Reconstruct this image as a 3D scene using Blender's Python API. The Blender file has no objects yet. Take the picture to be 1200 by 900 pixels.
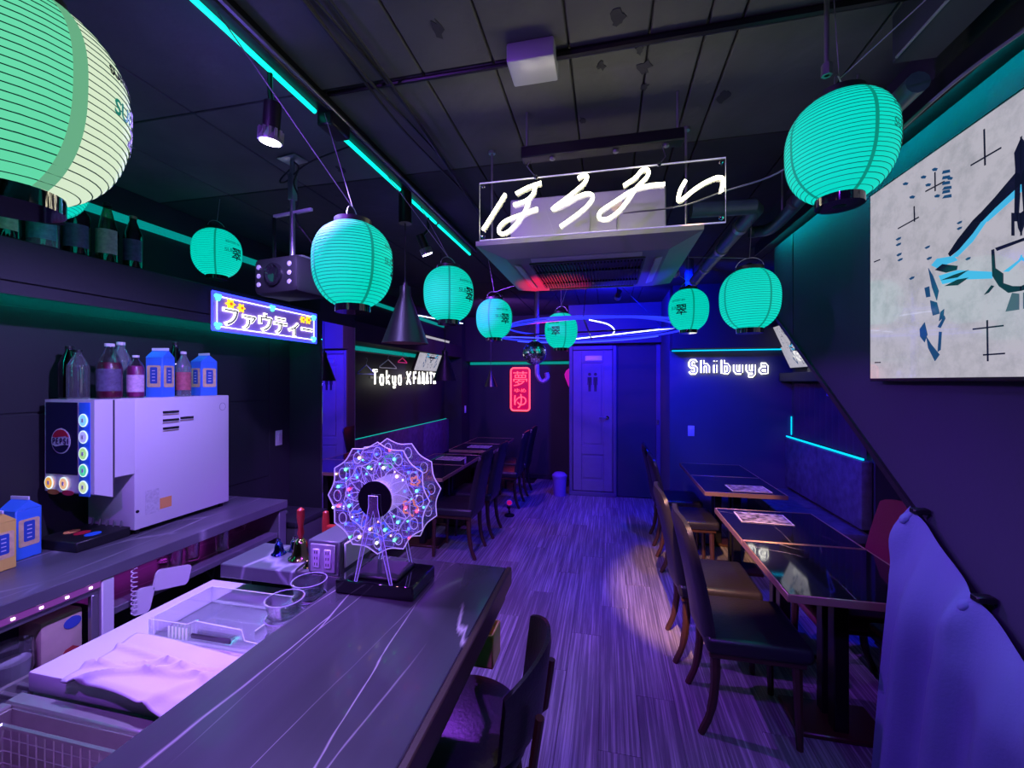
import bpy, bmesh, math, random
from mathutils import Vector, Matrix
random.seed(7)
SC = bpy.context.scene
COL = SC.collection
PI = math.pi

# ---------------------------------------------------------------- camera
YAW = math.atan(112 / 500)
cam_data = bpy.data.cameras.new('camera')
cam_data.sensor_fit = 'HORIZONTAL'
cam_data.sensor_width = 36.0
cam_data.lens = 36.0 * 500 / 1200
cam_data.shift_y = -3 / 1200
cam_data.clip_start = 0.02
cam = bpy.data.objects.new('camera', cam_data)
cam.location = (0, 0, 1.6)
cam.rotation_euler = (PI / 2, 0, YAW)
COL.objects.link(cam)
SC.camera = cam

# ---------------------------------------------------------------- world, view
world = bpy.data.worlds.new('world')
SC.world = world
world.use_nodes = True
world.node_tree.nodes['Background'].inputs[0].default_value = (0.01, 0.01, 0.02, 1)
world.node_tree.nodes['Background'].inputs[1].default_value = 0.2
SC.view_settings.view_transform = 'Standard'
SC.view_settings.look = 'None'
SC.view_settings.gamma = 1.0
SC.view_settings.use_curve_mapping = False
SC.view_settings.exposure = 0.0
SC.cycles.use_denoising = True
SC.cycles.max_bounces = 8
SC.cycles.diffuse_bounces = 3
SC.cycles.glossy_bounces = 4
SC.cycles.transparent_max_bounces = 24
SC.cycles.caustics_reflective = False
SC.cycles.caustics_refractive = False
SC.cycles.sample_clamp_indirect = 4.0
SC.cycles.sample_clamp_direct = 0.0

# lamps of the place and lamps added for their light: (name, type, location, target, colour, watts, cone degrees, radius)
LAMPS = [
    ('violet_track_lamp', 'SPOT', (-1.06, 1.17, 2.36), (-1.25, 1.25, 0.9), (0.38, 0.27, 1.0), 175, 155, 0.03),
    ('violet_track_lamp', 'SPOT', (-1.06, 2.41, 2.36), (-0.3, 3.2, 0.0), (0.32, 0.055, 1.0), 180, 140, 0.03),
    ('violet_track_lamp', 'SPOT', (-1.06, 0.25, 2.36), (-0.2, 1.9, 0.0), (0.32, 0.07, 1.0), 115, 140, 0.03),  # added track spot out of view, tints floor and counter violet
    ('added_blue_flood', 'SPOT', (0.55, 3.75, 2.47), (1.0, 5.2, 0.9), (0.0, 0.004, 1.0), 290, 150, 0.05),  # added, supplies the blue wash on the lettering wall
    ('added_blue_flood', 'SPOT', (0.1, 4.6, 2.47), (-0.1, 6.1, 1.9), (0.008, 0.006, 1.0), 260, 140, 0.05),  # added, supplies the blue wash around the rear doors
    ('added_blue_flood', 'SPOT', (0.15, 0.3, 2.5), (0.15, 2.0, 0.0), (0.24, 0.03, 1.0), 105, 90, 0.04),  # added, deepens the violet blue of the aisle floor
    ('warm_spot_lamp', 'SPOT', (0.05, 0.95, 2.5), (0.72, 3.42, 0.0), (1.0, 0.50, 0.26), 800, 25, 0.012),
    ('warm_spot_lamp', 'SPOT', (-0.25, 0.2, 2.5), (-0.3, 0.55, 1.0), (1.0, 0.45, 0.38), 16, 60, 0.03),
    ('added_red_uplight', 'SPOT', (-1.14, 4.95, 0.16), (-0.33, 2.60, 2.17), (1.0, 0.01, 0.04), 560, 8.5, 0.02),  # added uplight, reddens the underside of the air conditioner
    ('added_violet_rear', 'SPOT', (-1.25, 4.9, 2.45), (-1.5, 6.6, 1.0), (0.38, 0.10, 0.9), 105, 150, 0.04),  # added, lifts the dark rear wall to purple
    ('violet_bulb_spill', 'POINT', (-1.10, 1.13, 2.30), (0, 0, 0), (0.20, 0.12, 1.0), 2.5, 0, 0.03),
    ('violet_bulb_spill', 'POINT', (-1.10, 2.45, 2.30), (0, 0, 0), (0.20, 0.12, 1.0), 1.5, 0, 0.03),
    ('added_blue_beam', 'SPOT', (-1.13, 4.93, 0.17), (0.10, 2.62, 2.17), (0.02, 0.01, 1.0), 1100, 7, 0.02),  # added companion of the red uplight, tints the grille blue
    ('added_table_beam', 'SPOT', (0.09, 0.95, 2.5), (0.98, 3.68, 0.72), (1.0, 0.50, 0.22), 420, 11, 0.012),  # added second beam so the far table catches warm light
]

def add_lamp(i, parent=None, loc=None):
    name, typ, pos, tgt, colr, watt, cone, rad = LAMPS[i]
    ld = bpy.data.lights.new(name + '_light', typ)
    ld.energy = watt
    ld.color = colr
    if typ == 'SPOT':
        ld.spot_size = math.radians(cone)
        ld.spot_blend = 0.35 if cone > 100 else 0.5
    ld.shadow_soft_size = rad
    lo = bpy.data.objects.new(name + '_light', ld)
    COL.objects.link(lo)
    lo.location = pos
    d = (Vector(tgt) - Vector(pos)).normalized()
    lo.rotation_euler = d.to_track_quat('-Z', 'Y').to_euler()
    return lo
for _i in range(len(LAMPS)):
    add_lamp(_i)

# ---------------------------------------------------------------- materials
MATS = {}

def sock(node, *names):
    for n in names:
        if n in node.inputs:
            return node.inputs[n]

def mat(name, col, rough=0.5, metal=0.0, emit=None, es=0.0, var=0.0, vscale=6.0, bump=0.0, bscale=40.0, coat=0.0, spec=None, sample=True):
    if name in MATS:
        return MATS[name]
    m = bpy.data.materials.new(name)
    m.use_nodes = True
    nt = m.node_tree
    b = nt.nodes['Principled BSDF']
    c4 = (col[0], col[1], col[2], 1)
    b.inputs['Base Color'].default_value = c4
    b.inputs['Roughness'].default_value = rough
    b.inputs['Metallic'].default_value = metal
    if spec is not None:
        b.inputs['Specular IOR Level'].default_value = spec
    if coat:
        b.inputs['Coat Weight'].default_value = coat
        b.inputs['Coat Roughness'].default_value = 0.05
    tc = nt.nodes.new('ShaderNodeTexCoord')
    if var > 0:
        nz = nt.nodes.new('ShaderNodeTexNoise')
        nz.inputs['Scale'].default_value = vscale
        nz.inputs['Detail'].default_value = 5
        nt.links.new(tc.outputs['Object'], nz.inputs['Vector'])
        mx = nt.nodes.new('ShaderNodeMix')
        mx.data_type = 'RGBA'
        mx.inputs[6].default_value = tuple(x * (1 - var) for x in col) + (1,)
        mx.inputs[7].default_value = tuple(min(1, x * (1 + var)) for x in col) + (1,)
        nt.links.new(nz.outputs['Fac'], mx.inputs[0])
        nt.links.new(mx.outputs[2], b.inputs['Base Color'])
    if bump > 0:
        nb = nt.nodes.new('ShaderNodeTexNoise')
        nb.inputs['Scale'].default_value = bscale
        nb.inputs['Detail'].default_value = 4
        nt.links.new(tc.outputs['Object'], nb.inputs['Vector'])
        bp = nt.nodes.new('ShaderNodeBump')
        bp.inputs['Strength'].default_value = bump
        bp.inputs['Distance'].default_value = 0.01
        nt.links.new(nb.outputs['Fac'], bp.inputs['Height'])
        nt.links.new(bp.outputs['Normal'], b.inputs['Normal'])
    if emit:
        b.inputs['Emission Color'].default_value = (emit[0], emit[1], emit[2], 1)
        b.inputs['Emission Strength'].default_value = es
        if not sample:
            m.cycles.emission_sampling = 'NONE'
    MATS[name] = m
    return m

def glassy(name, tint, refl=0.12, rough=0.02, body=0.0):
    """thin clear sheet: transparent with a glossy fresnel coat"""
    m = bpy.data.materials.new(name)
    m.use_nodes = True
    nt = m.node_tree
    for n in list(nt.nodes):
        nt.nodes.remove(n)
    out = nt.nodes.new('ShaderNodeOutputMaterial')
    tr = nt.nodes.new('ShaderNodeBsdfTransparent')
    tr.inputs[0].default_value = tint + (1,)
    gl = nt.nodes.new('ShaderNodeBsdfGlossy')
    gl.inputs['Roughness'].default_value = rough
    gl.inputs[0].default_value = (1, 1, 1, 1)
    lw = nt.nodes.new('ShaderNodeLayerWeight')
    lw.inputs[0].default_value = 0.35
    ma = nt.nodes.new('ShaderNodeMath')
    ma.operation = 'MULTIPLY_ADD'
    ma.inputs[1].default_value = 0.55
    ma.inputs[2].default_value = refl
    nt.links.new(lw.outputs['Fresnel'], ma.inputs[0])
    mx = nt.nodes.new('ShaderNodeMixShader')
    nt.links.new(ma.outputs[0], mx.inputs[0])
    nt.links.new(tr.outputs[0], mx.inputs[1])
    nt.links.new(gl.outputs[0], mx.inputs[2])
    last = mx
    if body > 0:
        df = nt.nodes.new('ShaderNodeBsdfDiffuse')
        df.inputs[0].default_value = (0.8, 0.8, 0.85, 1)
        m2 = nt.nodes.new('ShaderNodeMixShader')
        m2.inputs[0].default_value = body
        nt.links.new(mx.outputs[0], m2.inputs[1])
        nt.links.new(df.outputs[0], m2.inputs[2])
        last = m2
    nt.links.new(last.outputs[0], out.inputs[0])
    MATS[name] = m
    return m

def marble(name, base, vein, rough, scale, stretch=(1, 1, 1), width=0.02, mottled=0.3, coat=0.0, rotz=0.0):
    m = mat(name, base, rough, coat=coat)
    nt = m.node_tree
    b = nt.nodes['Principled BSDF']
    tc = nt.nodes.new('ShaderNodeTexCoord')
    mp = nt.nodes.new('ShaderNodeMapping')
    mp.inputs['Scale'].default_value = stretch
    mp.inputs['Rotation'].default_value = (0, 0, rotz)
    nt.links.new(tc.outputs['Object'], mp.inputs['Vector'])
    nz = nt.nodes.new('ShaderNodeTexNoise')
    nz.inputs['Scale'].default_value = 3.0
    nz.inputs['Detail'].default_value = 6
    nt.links.new(mp.outputs[0], nz.inputs['Vector'])
    ad = nt.nodes.new('ShaderNodeMix')
    ad.data_type = 'RGBA'
    ad.blend_type = 'LINEAR_LIGHT'
    ad.inputs[0].default_value = 0.06
    nt.links.new(mp.outputs[0], ad.inputs[6])
    nt.links.new(nz.outputs['Color'], ad.inputs[7])
    vo = nt.nodes.new('ShaderNodeTexVoronoi')
    vo.feature = 'DISTANCE_TO_EDGE'
    vo.inputs['Scale'].default_value = scale
    nt.links.new(ad.outputs[2], vo.inputs['Vector'])
    rp = nt.nodes.new('ShaderNodeValToRGB')
    rp.color_ramp.elements[0].position = 0.0
    rp.color_ramp.elements[0].color = (1, 1, 1, 1)
    rp.color_ramp.elements[1].position = width
    rp.color_ramp.elements[1].color = (0, 0, 0, 1)
    nt.links.new(vo.outputs['Distance'], rp.inputs[0])
    n2 = nt.nodes.new('ShaderNodeTexNoise')
    n2.inputs['Scale'].default_value = 2.3
    n2.inputs['Detail'].default_value = 3
    nt.links.new(mp.outputs[0], n2.inputs['Vector'])
    r2 = nt.nodes.new('ShaderNodeValToRGB')
    r2.color_ramp.elements[0].position = 0.42
    r2.color_ramp.elements[1].position = 0.6
    nt.links.new(n2.outputs['Fac'], r2.inputs[0])
    mu = nt.nodes.new('ShaderNodeMath')
    mu.operation = 'MULTIPLY'
    nt.links.new(rp.outputs[0], mu.inputs[0])
    nt.links.new(r2.outputs[0], mu.inputs[1])
    bm_ = nt.nodes.new('ShaderNodeMix')
    bm_.data_type = 'RGBA'
    bm_.inputs[6].default_value = tuple(x * (1 - mottled) for x in base) + (1,)
    bm_.inputs[7].default_value = tuple(x * (1 + mottled) for x in base) + (1,)
    nt.links.new(nz.outputs['Fac'], bm_.inputs[0])
    mx = nt.nodes.new('ShaderNodeMix')
    mx.data_type = 'RGBA'
    nt.links.new(mu.outputs[0], mx.inputs[0])
    nt.links.new(bm_.outputs[2], mx.inputs[6])
    mx.inputs[7].default_value = vein + (1,)
    nt.links.new(mx.outputs[2], b.inputs['Base Color'])
    return m

def streaks(name, dark, light, scale, stretch, rough, rnd=0.35, contrast=(0.35, 0.7)):
    """long grain along one axis, with a tone of its own for each object"""
    m = mat(name, dark, rough)
    nt = m.node_tree
    b = nt.nodes['Principled BSDF']
    tc = nt.nodes.new('ShaderNodeTexCoord')
    oi = nt.nodes.new('ShaderNodeObjectInfo')
    mp = nt.nodes.new('ShaderNodeMapping')
    mp.inputs['Scale'].default_value = stretch
    nt.links.new(tc.outputs['Object'], mp.inputs['Vector'])
    ml = nt.nodes.new('ShaderNodeMath')
    ml.operation = 'MULTIPLY'
    ml.inputs[1].default_value = 40.0
    nt.links.new(oi.outputs['Random'], ml.inputs[0])
    nz = nt.nodes.new('ShaderNodeTexNoise')
    nz.noise_dimensions = '4D'
    nz.inputs['Scale'].default_value = scale
    nz.inputs['Detail'].default_value = 8
    nz.inputs['Roughness'].default_value = 0.65
    nt.links.new(mp.outputs[0], nz.inputs['Vector'])
    nt.links.new(ml.outputs[0], nz.inputs['W'])
    rp = nt.nodes.new('ShaderNodeValToRGB')
    rp.color_ramp.elements[0].position = contrast[0]
    rp.color_ramp.elements[0].color = dark + (1,)
    rp.color_ramp.elements[1].position = contrast[1]
    rp.color_ramp.elements[1].color = light + (1,)
    nt.links.new(nz.outputs['Fac'], rp.inputs[0])
    mr = nt.nodes.new('ShaderNodeMapRange')
    mr.inputs['To Min'].default_value = 1 - rnd
    mr.inputs['To Max'].default_value = 1 + rnd
    nt.links.new(oi.outputs['Random'], mr.inputs['Value'])
    mx = nt.nodes.new('ShaderNodeMix')
    mx.data_type = 'RGBA'
    mx.blend_type = 'MULTIPLY'
    mx.inputs[0].default_value = 1.0
    nt.links.new(rp.outputs[0], mx.inputs[6])
    nt.links.new(mr.outputs[0], mx.inputs[7])
    nt.links.new(mx.outputs[2], b.inputs['Base Color'])
    return m

def glow(name, col, s, sample=False):
    return mat(name, (0.02, 0.02, 0.02), 0.5, emit=col, es=s, sample=sample)

streaks('floor_wood', (0.13, 0.12, 0.14), (0.55, 0.52, 0.56), 7.0, (13.0, 0.22, 1.0), 0.42, 0.09, (0.46, 0.76))
mat('concrete', (0.105, 0.105, 0.098), 0.9, var=0.45, vscale=3.5, bump=0.35, bscale=16)
mat('black_shaded_ceiling', (0.035, 0.035, 0.04), 0.9, var=0.4, vscale=4, bump=0.3, bscale=16)  # near black, also stands for shade on the rear boards
mat('wall_paint', (0.016, 0.017, 0.023), 0.7, var=0.2, vscale=3, bump=0.1, bscale=60)
mat('navy_paint', (0.036, 0.042, 0.062), 0.75, var=0.12, vscale=3, bump=0.08, bscale=60)
mat('blue_wall', (0.075, 0.08, 0.11), 0.75, var=0.12, vscale=3, bump=0.08, bscale=60)
mat('black', (0.012, 0.012, 0.014), 0.45)
mat('black_metal', (0.010, 0.010, 0.011), 0.35, metal=0.2)
mat('black_gloss', (0.008, 0.008, 0.01), 0.06, coat=0.6)
mat('dark_grey', (0.06, 0.06, 0.065), 0.5)
mat('grey_metal', (0.35, 0.35, 0.37), 0.35, metal=0.8)
mat('steel', (0.66, 0.62, 0.58), 0.38, metal=0.85, var=0.1, vscale=30)
mat('white_enamel', (0.74, 0.74, 0.76), 0.35)
mat('white_plastic', (0.78, 0.78, 0.8), 0.4)
mat('galvanised', (0.66, 0.68, 0.68), 0.3, metal=0.25, var=0.1, vscale=9)
mat('ac_panel', (0.26, 0.27, 0.27), 0.5)
mat('louver_grey', (0.5, 0.5, 0.54), 0.45)
marble('counter_marble', (0.055, 0.055, 0.065), (0.55, 0.52, 0.52), 0.24, 2.2, (4.2, 0.36, 1), 0.011, 0.35, coat=0.2, rotz=0.04)
marble('back_marble', (0.11, 0.11, 0.13), (0.42, 0.42, 0.46), 0.3, 3.2, (2.2, 0.7, 1), 0.05, 0.6, rotz=-0.2)
marble('table_marble', (0.010, 0.010, 0.013), (0.30, 0.29, 0.30), 0.05, 2.2, (1.2, 1.0, 1), 0.012, 0.3, coat=0.8, rotz=0.6)
mat('table_edge', (0.36, 0.22, 0.14), 0.35, metal=0.4)
mat('counter_edge', (0.05, 0.028, 0.022), 0.4)
mat('leather', (0.015, 0.013, 0.018), 0.38, bump=0.12, bscale=90)
mat('maroon_leather', (0.16, 0.015, 0.04), 0.4, bump=0.1, bscale=90)
mat('chair_wood', (0.055, 0.022, 0.012), 0.35, var=0.3, vscale=20)
mat('velvet', (0.10, 0.10, 0.13), 0.8, var=0.75, vscale=14, bump=0.3, bscale=40)
mat('purple_velvet', (0.09, 0.05, 0.12), 0.8, var=0.75, vscale=14, bump=0.3, bscale=40)
mat('bench_wood', (0.03, 0.02, 0.02), 0.5)
mat('curtain_cloth', (0.045, 0.03, 0.05), 0.85)
mat('pale_cloth', (0.15, 0.21, 0.36), 0.85, var=0.1, vscale=5, bump=0.15, bscale=120)
mat('towel_cloth', (0.66, 0.63, 0.68), 0.95, var=0.10, vscale=9, bump=0.03, bscale=220)
mat('door_paint', (0.16, 0.14, 0.20), 0.5, var=0.12, vscale=10)
mat('door_frame_paint', (0.10, 0.09, 0.15), 0.5)
mat('brass', (0.75, 0.55, 0.35), 0.3, metal=0.9)
mat('chrome', (0.8, 0.8, 0.82), 0.08, metal=1.0)
mat('mirror', (0.92, 0.92, 0.94), 0.0, metal=1.0)
mat('facet_mirror', (0.92, 0.9, 0.96), 0.22, metal=1.0)
mat('red_wood', (0.42, 0.03, 0.02), 0.4)
mat('yellow_wood', (0.85, 0.55, 0.16), 0.5, var=0.25, vscale=25)
mat('pale_pipe', (0.55, 0.35, 0.5), 0.3, metal=0.3)
mat('bin_purple', (0.18, 0.12, 0.42), 0.5)
mat('pink_board', (0.9, 0.05, 0.5), 0.5, emit=(0.9, 0.0, 0.42), es=0.35, sample=False)
mat('cable', (0.25, 0.25, 0.27), 0.5)
mat('black_cable', (0.015, 0.015, 0.017), 0.5)
mat('outlet_grey', (0.45, 0.45, 0.48), 0.4, metal=0.2)
mat('box_grey', (0.16, 0.16, 0.18), 0.4, metal=0.3)
mat('lamp_inside', (0.55, 0.30, 0.22), 0.6)
mat('duct_wrap', (0.05, 0.10, 0.10), 0.35, var=0.4, vscale=18)
mat('rib_wire', (0.0, 0.10, 0.085), 0.7)
mat('seam_paper', (0.0, 0.14, 0.11), 0.8, emit=(0.0, 0.30, 0.20), es=0.8, sample=False)
mat('pale_seam_paper', (0.1, 0.25, 0.15), 0.8, emit=(0.16, 0.50, 0.27), es=0.8, sample=False)
mat('ink_print', (0.004, 0.01, 0.01), 0.7)
mat('teal_print', (0.0, 0.10, 0.08), 0.7, emit=(0.0, 0.22, 0.16), es=0.8, sample=False)

def lantern_paper(name, core, rim, s):
    """paper lit from inside by its bulb"""
    m = mat(name, (0.0, core[1] * 0.12, core[2] * 0.14) if core[0] < .05 else tuple(x * .25 for x in core), 0.8, emit=core, es=s, sample=False)
    nt = m.node_tree
    b = nt.nodes['Principled BSDF']
    lw = nt.nodes.new('ShaderNodeTexNoise')
    lw.inputs['Scale'].default_value = 5.0
    mx = nt.nodes.new('ShaderNodeMix')
    mx.data_type = 'RGBA'
    mx.inputs[6].default_value = core + (1,)
    mx.inputs[7].default_value = rim + (1,)
    tc = nt.nodes.new('ShaderNodeTexCoord')
    nt.links.new(tc.outputs['Object'], lw.inputs['Vector'])
    nt.links.new(lw.outputs['Fac'], mx.inputs[0])
    nt.links.new(mx.outputs[2], b.inputs['Emission Color'])
    return m
lantern_paper('teal_paper', (0.0, 0.64, 0.48), (0.0, 0.74, 0.60), 1.0)
lantern_paper('green_paper', (0.09, 0.66, 0.34), (0.16, 0.74, 0.44), 1.0)
lantern_paper('cream_paper', (0.62, 0.80, 0.54), (0.72, 0.84, 0.62), 1.0)
glow('teal_led', (0.0, 0.85, 0.65), 1.6, True)
glow('teal_band', (0.0, 0.26, 0.24), 1.0, True)
glow('teal_bright', (0.0, 0.66, 0.74), 42.0, True)
glow('teal_hidden', (0.0, 0.85, 0.70), 16.0, True)
glow('teal_led_soft', (0.0, 0.55, 0.48), 1.0, True)
glow('cyan_led', (0.0, 0.55, 1.0), 1.6, True)
glow('blue_led', (0.03, 0.05, 1.0), 3.0, True)
glow('blue_dim_led', (0.02, 0.03, 0.9), 1.3, True)
glow('white_blue_led', (0.55, 0.62, 1.0), 5.0, True)
glow('violet_lamp_face', (0.80, 0.72, 1.0), 30.0)
glow('neon_white', (1.0, 0.94, 0.66), 14.0, True)
glow('sign_white', (1.0, 0.98, 0.85), 3.5, True)
glow('red_neon', (1.0, 0.06, 0.10), 2.6, True)
mat('red_neon_board', (0.35, 0.0, 0.03), 0.5, emit=(0.7, 0.0, 0.06), es=0.5, sample=False)
glow('magenta_led', (0.75, 0.05, 1.0), 4.0, True)
glow('purple_channel', (0.45, 0.08, 0.75), 0.35)
glow('magenta_dot', (1.0, 0.6, 1.0), 5.0)
mat('glass_rim', (.55, .55, .7), .1)
mat('sign_core_grey', (0.22, 0.22, 0.23), 0.5)
mat('acrylic_edge', (0.8, 0.8, 0.85), 0.3, emit=(0.75, 0.78, 0.9), es=0.22, sample=False)  # faint emission stands in for light caught along clear plastic edges
mat('wheel_edge', (0.7, 0.6, 1.0), 0.3, emit=(0.55, 0.42, 1.0), es=0.60, sample=False)
mat('violet_acrylic', (0.5, 0.35, 0.9), 0.3, emit=(0.30, 0.20, 0.95), es=0.55, sample=False)
for n, c in (('red', (1, .05, .12)), ('green', (.1, 1, .35)), ('blue', (.05, .1, 1)), ('warm', (1, .6, .3)), ('white', (.75, .8, 1)), ('cyan', (.1, .7, 1))):
    glow('dot_' + n, c, 4.0)
mat('violet_board', (.3, .2, .6), .4, emit=(.10, .05, .42), es=.5, sample=False)
glassy('clear_acrylic', (0.985, 0.985, 0.99), 0.015, 0.02)
glassy('wheel_acrylic', (0.90, 0.88, 1.0), 0.04, 0.05, body=0.10)
mat('drum_glow', (.75, .7, .85), .4, emit=(.32, .24, .62), es=.7, sample=False)  # emission stands in for violet lamp light on the white drum
glassy('clear_glass', (0.93, 0.94, 0.95), 0.10, 0.03)
glassy('clear_pet', (0.80, 0.85, 0.83), 0.10, 0.05, body=0.05)
glassy('green_glass', (0.25, 0.45, 0.30), 0.10, 0.04)
glassy('dark_glass', (0.08, 0.10, 0.10), 0.12, 0.04)
glassy('teal_glass', (0.45, 0.75, 0.72), 0.12, 0.05, body=0.15)

# ---------------------------------------------------------------- mesh builder
class MB:
    def __init__(self):
        self.v = []
        self.f = []

    def add(self, vs, fs):
        o = len(self.v)
        self.v += [tuple(p) for p in vs]
        self.f += [tuple(i + o for i in f) for f in fs]
        return self

    def box(self, c, s, bev=0.0, seg=2, rot=None):
        if bev <= 0:
            vs = [Vector(((i & 1) - .5, ((i >> 1) & 1) - .5, ((i >> 2) & 1) - .5)) for i in range(8)]
            vs = [Vector((p.x * s[0], p.y * s[1], p.z * s[2])) for p in vs]
            fs = [(0, 2, 3, 1), (4, 5, 7, 6), (0, 1, 5, 4), (2, 6, 7, 3), (0, 4, 6, 2), (1, 3, 7, 5)]
        else:
            bm = bmesh.new()
            bmesh.ops.create_cube(bm, size=1.0)
            for q in bm.verts:
                q.co = Vector((q.co.x * s[0], q.co.y * s[1], q.co.z * s[2]))
            bmesh.ops.bevel(bm, geom=list(bm.edges), offset=min(bev, min(s) * .49), segments=seg, profile=.5, affect='EDGES')
            bm.verts.index_update()
            vs = [q.co.copy() for q in bm.verts]
            fs = [[q.index for q in f.verts] for f in bm.faces]
            bm.free()
        if rot is not None:
            vs = [rot @ p for p in vs]
        c = Vector(c)
        return self.add([p + c for p in vs], fs)

    def span(self, x0, x1, y0, y1, z0, z1, bev=0.0, seg=2):
        return self.box(((x0 + x1) / 2, (y0 + y1) / 2, (z0 + z1) / 2), (abs(x1 - x0), abs(y1 - y0), abs(z1 - z0)), bev, seg)

    def tube(self, pts, r, n=8, closed=False, cap=True):
        pts = [Vector(p) for p in pts]
        m = len(pts)
        rr = r if isinstance(r, (list, tuple)) else [r] * m
        tang = []
        for i in range(m):
            a = pts[(i - 1) % m] if (closed or i > 0) else pts[i]
            b = pts[(i + 1) % m] if (closed or i < m - 1) else pts[i]
            t = (b - a)
            tang.append(t.normalized() if t.length > 1e-9 else Vector((0, 0, 1)))
        up = Vector((0, 0, 1)) if abs(tang[0].z) < .9 else Vector((1, 0, 0))
        u = tang[0].cross(up).normalized()
        vs, fs = [], []
        for i in range(m):
            t = tang[i]
            u = (u - t * u.dot(t))
            u = u.normalized() if u.length > 1e-6 else t.orthogonal().normalized()
            w = t.cross(u)
            for k in range(n):
                a = 2 * PI * k / n
                vs.append(pts[i] + (u * math.cos(a) + w * math.sin(a)) * rr[i])
        for i in range(m if closed else m - 1):
            j = (i + 1) % m
            for k in range(n):
                l = (k + 1) % n
                fs.append((i * n + k, i * n + l, j * n + l, j * n + k))
        if cap and not closed:
            fs.append(tuple(range(n - 1, -1, -1)))
            fs.append(tuple((m - 1) * n + k for k in range(n)))
        return self.add(vs, fs)

    def cyl(self, p0, p1, r0, r1=None, n=20):
        return self.tube([p0, p1], [r0, r0 if r1 is None else r1], n)

    def lathe(self, prof, n=24, c=(0, 0, 0), cap0=True, cap1=True, squash=1.0):
        vs, fs = [], []
        for (r, z) in prof:
            for k in range(n):
                a = 2 * PI * k / n
                vs.append((c[0] + r * math.cos(a), c[1] + r * math.sin(a) * squash, c[2] + z))
        m = len(prof)
        for i in range(m - 1):
            for k in range(n):
                l = (k + 1) % n
                fs.append((i * n + k, i * n + l, (i + 1) * n + l, (i + 1) * n + k))
        if cap0:
            fs.append(tuple(range(n - 1, -1, -1)))
        if cap1:
            fs.append(tuple((m - 1) * n + k for k in range(n)))
        return self.add(vs, fs)

    def prism(self, poly, ax, t0, t1):
        """2-D outline (a,b) extruded along axis ax ('x','y','z') from t0 to t1"""
        def P(a, b, t):
            return {'x': (t, a, b), 'y': (a, t, b), 'z': (a, b, t)}[ax]
        n = len(poly)
        vs = [P(a, b, t0) for a, b in poly] + [P(a, b, t1) for a, b in poly]
        fs = [tuple(range(n)), tuple(range(2 * n - 1, n - 1, -1))]
        for i in range(n):
            j = (i + 1) % n
            fs.append((i, i + n, j + n, j))
        return self.add(vs, fs)

    def grid(self, fn, nu, nv):
        vs = [fn(i / nu, j / nv) for j in range(nv + 1) for i in range(nu + 1)]
        w = nu + 1
        fs = [(j * w + i, j * w + i + 1, (j + 1) * w + i + 1, (j + 1) * w + i) for j in range(nv) for i in range(nu)]
        return self.add(vs, fs)

    def sphere(self, c, r, nu=20, nv=12):
        prof = [(max(1e-4, r * math.sin(PI * j / nv)), -r * math.cos(PI * j / nv)) for j in range(nv + 1)]
        return self.lathe(prof, nu, c)

    def mesh(self, name, m, smooth=True, ang=38):
        me = bpy.data.meshes.new(name)
        me.from_pydata(self.v, [], self.f)
        bm = bmesh.new()
        bm.from_mesh(me)
        bmesh.ops.recalc_face_normals(bm, faces=bm.faces)
        bm.to_mesh(me)
        bm.free()
        me.materials.append(MATS[m])
        if smooth:
            me.shade_smooth()
            me.set_sharp_from_angle(angle=math.radians(ang))
        return me

    def build(self, name, m, parent=None, smooth=True, ang=38, loc=None):
        return link(name, self.mesh(name, m, smooth, ang), parent, loc)

def link(name, me, parent=None, loc=None):
    o = bpy.data.objects.new(name, me)
    COL.objects.link(o)
    if parent is not None:
        o.parent = parent
    if loc is not None:
        o.location = loc
    return o

def tag(o, label=None, cat=None, group=None, kind=None):
    if label:
        o['label'] = label
    if cat:
        o['category'] = cat
    if group:
        o['group'] = group
    if kind:
        o['kind'] = kind
    return o

def thing(name, label, cat, loc=(0, 0, 0), rz=0.0, group=None):
    o = bpy.data.objects.new(name, None)
    o.empty_display_size = 0.05
    COL.objects.link(o)
    o.location = loc
    o.rotation_euler = (0, 0, rz)
    return tag(o, label, cat, group)

def struct(o, label, cat='structure'):
    return tag(o, label, cat, None, 'structure')

def kids(o):
    return [c for c in bpy.data.objects if c.parent == o]

def copy_tree(o, label=None, loc=None, rz=None, group=None, name=None):
    def rec(src, par):
        c = src.copy()
        COL.objects.link(c)
        c.parent = par
        for k in CH.get(src.name, []):
            rec(k, c)
        return c
    CH = {}
    for q in bpy.data.objects:
        if q.parent:
            CH.setdefault(q.parent.name, []).append(q)
    r = rec(o, None)
    if label:
        r['label'] = label
    if loc is not None:
        r.location = loc
    if rz is not None:
        r.rotation_euler = (0, 0, rz)
    if group:
        r['group'] = group
    return r

def smooth_path(pts, k=6, closed=False):
    pts = [Vector(p) for p in pts]
    n = len(pts)
    if n < 3 and not closed:
        return pts
    out = []
    for i in range(n if closed else n - 1):
        p1, p2 = pts[i], pts[(i + 1) % n]
        p0 = pts[i - 1] if (closed or i > 0) else p1 * 2 - p2
        p3 = pts[(i + 2) % n] if (closed or i < n - 2) else p2 * 2 - p1
        for j in range(k):
            t = j / k
            out.append(0.5 * ((2 * p1) + (p2 - p0) * t + (2 * p0 - 5 * p1 + 4 * p2 - p3) * t * t + (3 * p1 - p0 - 3 * p2 + p3) * t ** 3))
    if not closed:
        out.append(pts[-1])
    return out

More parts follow.
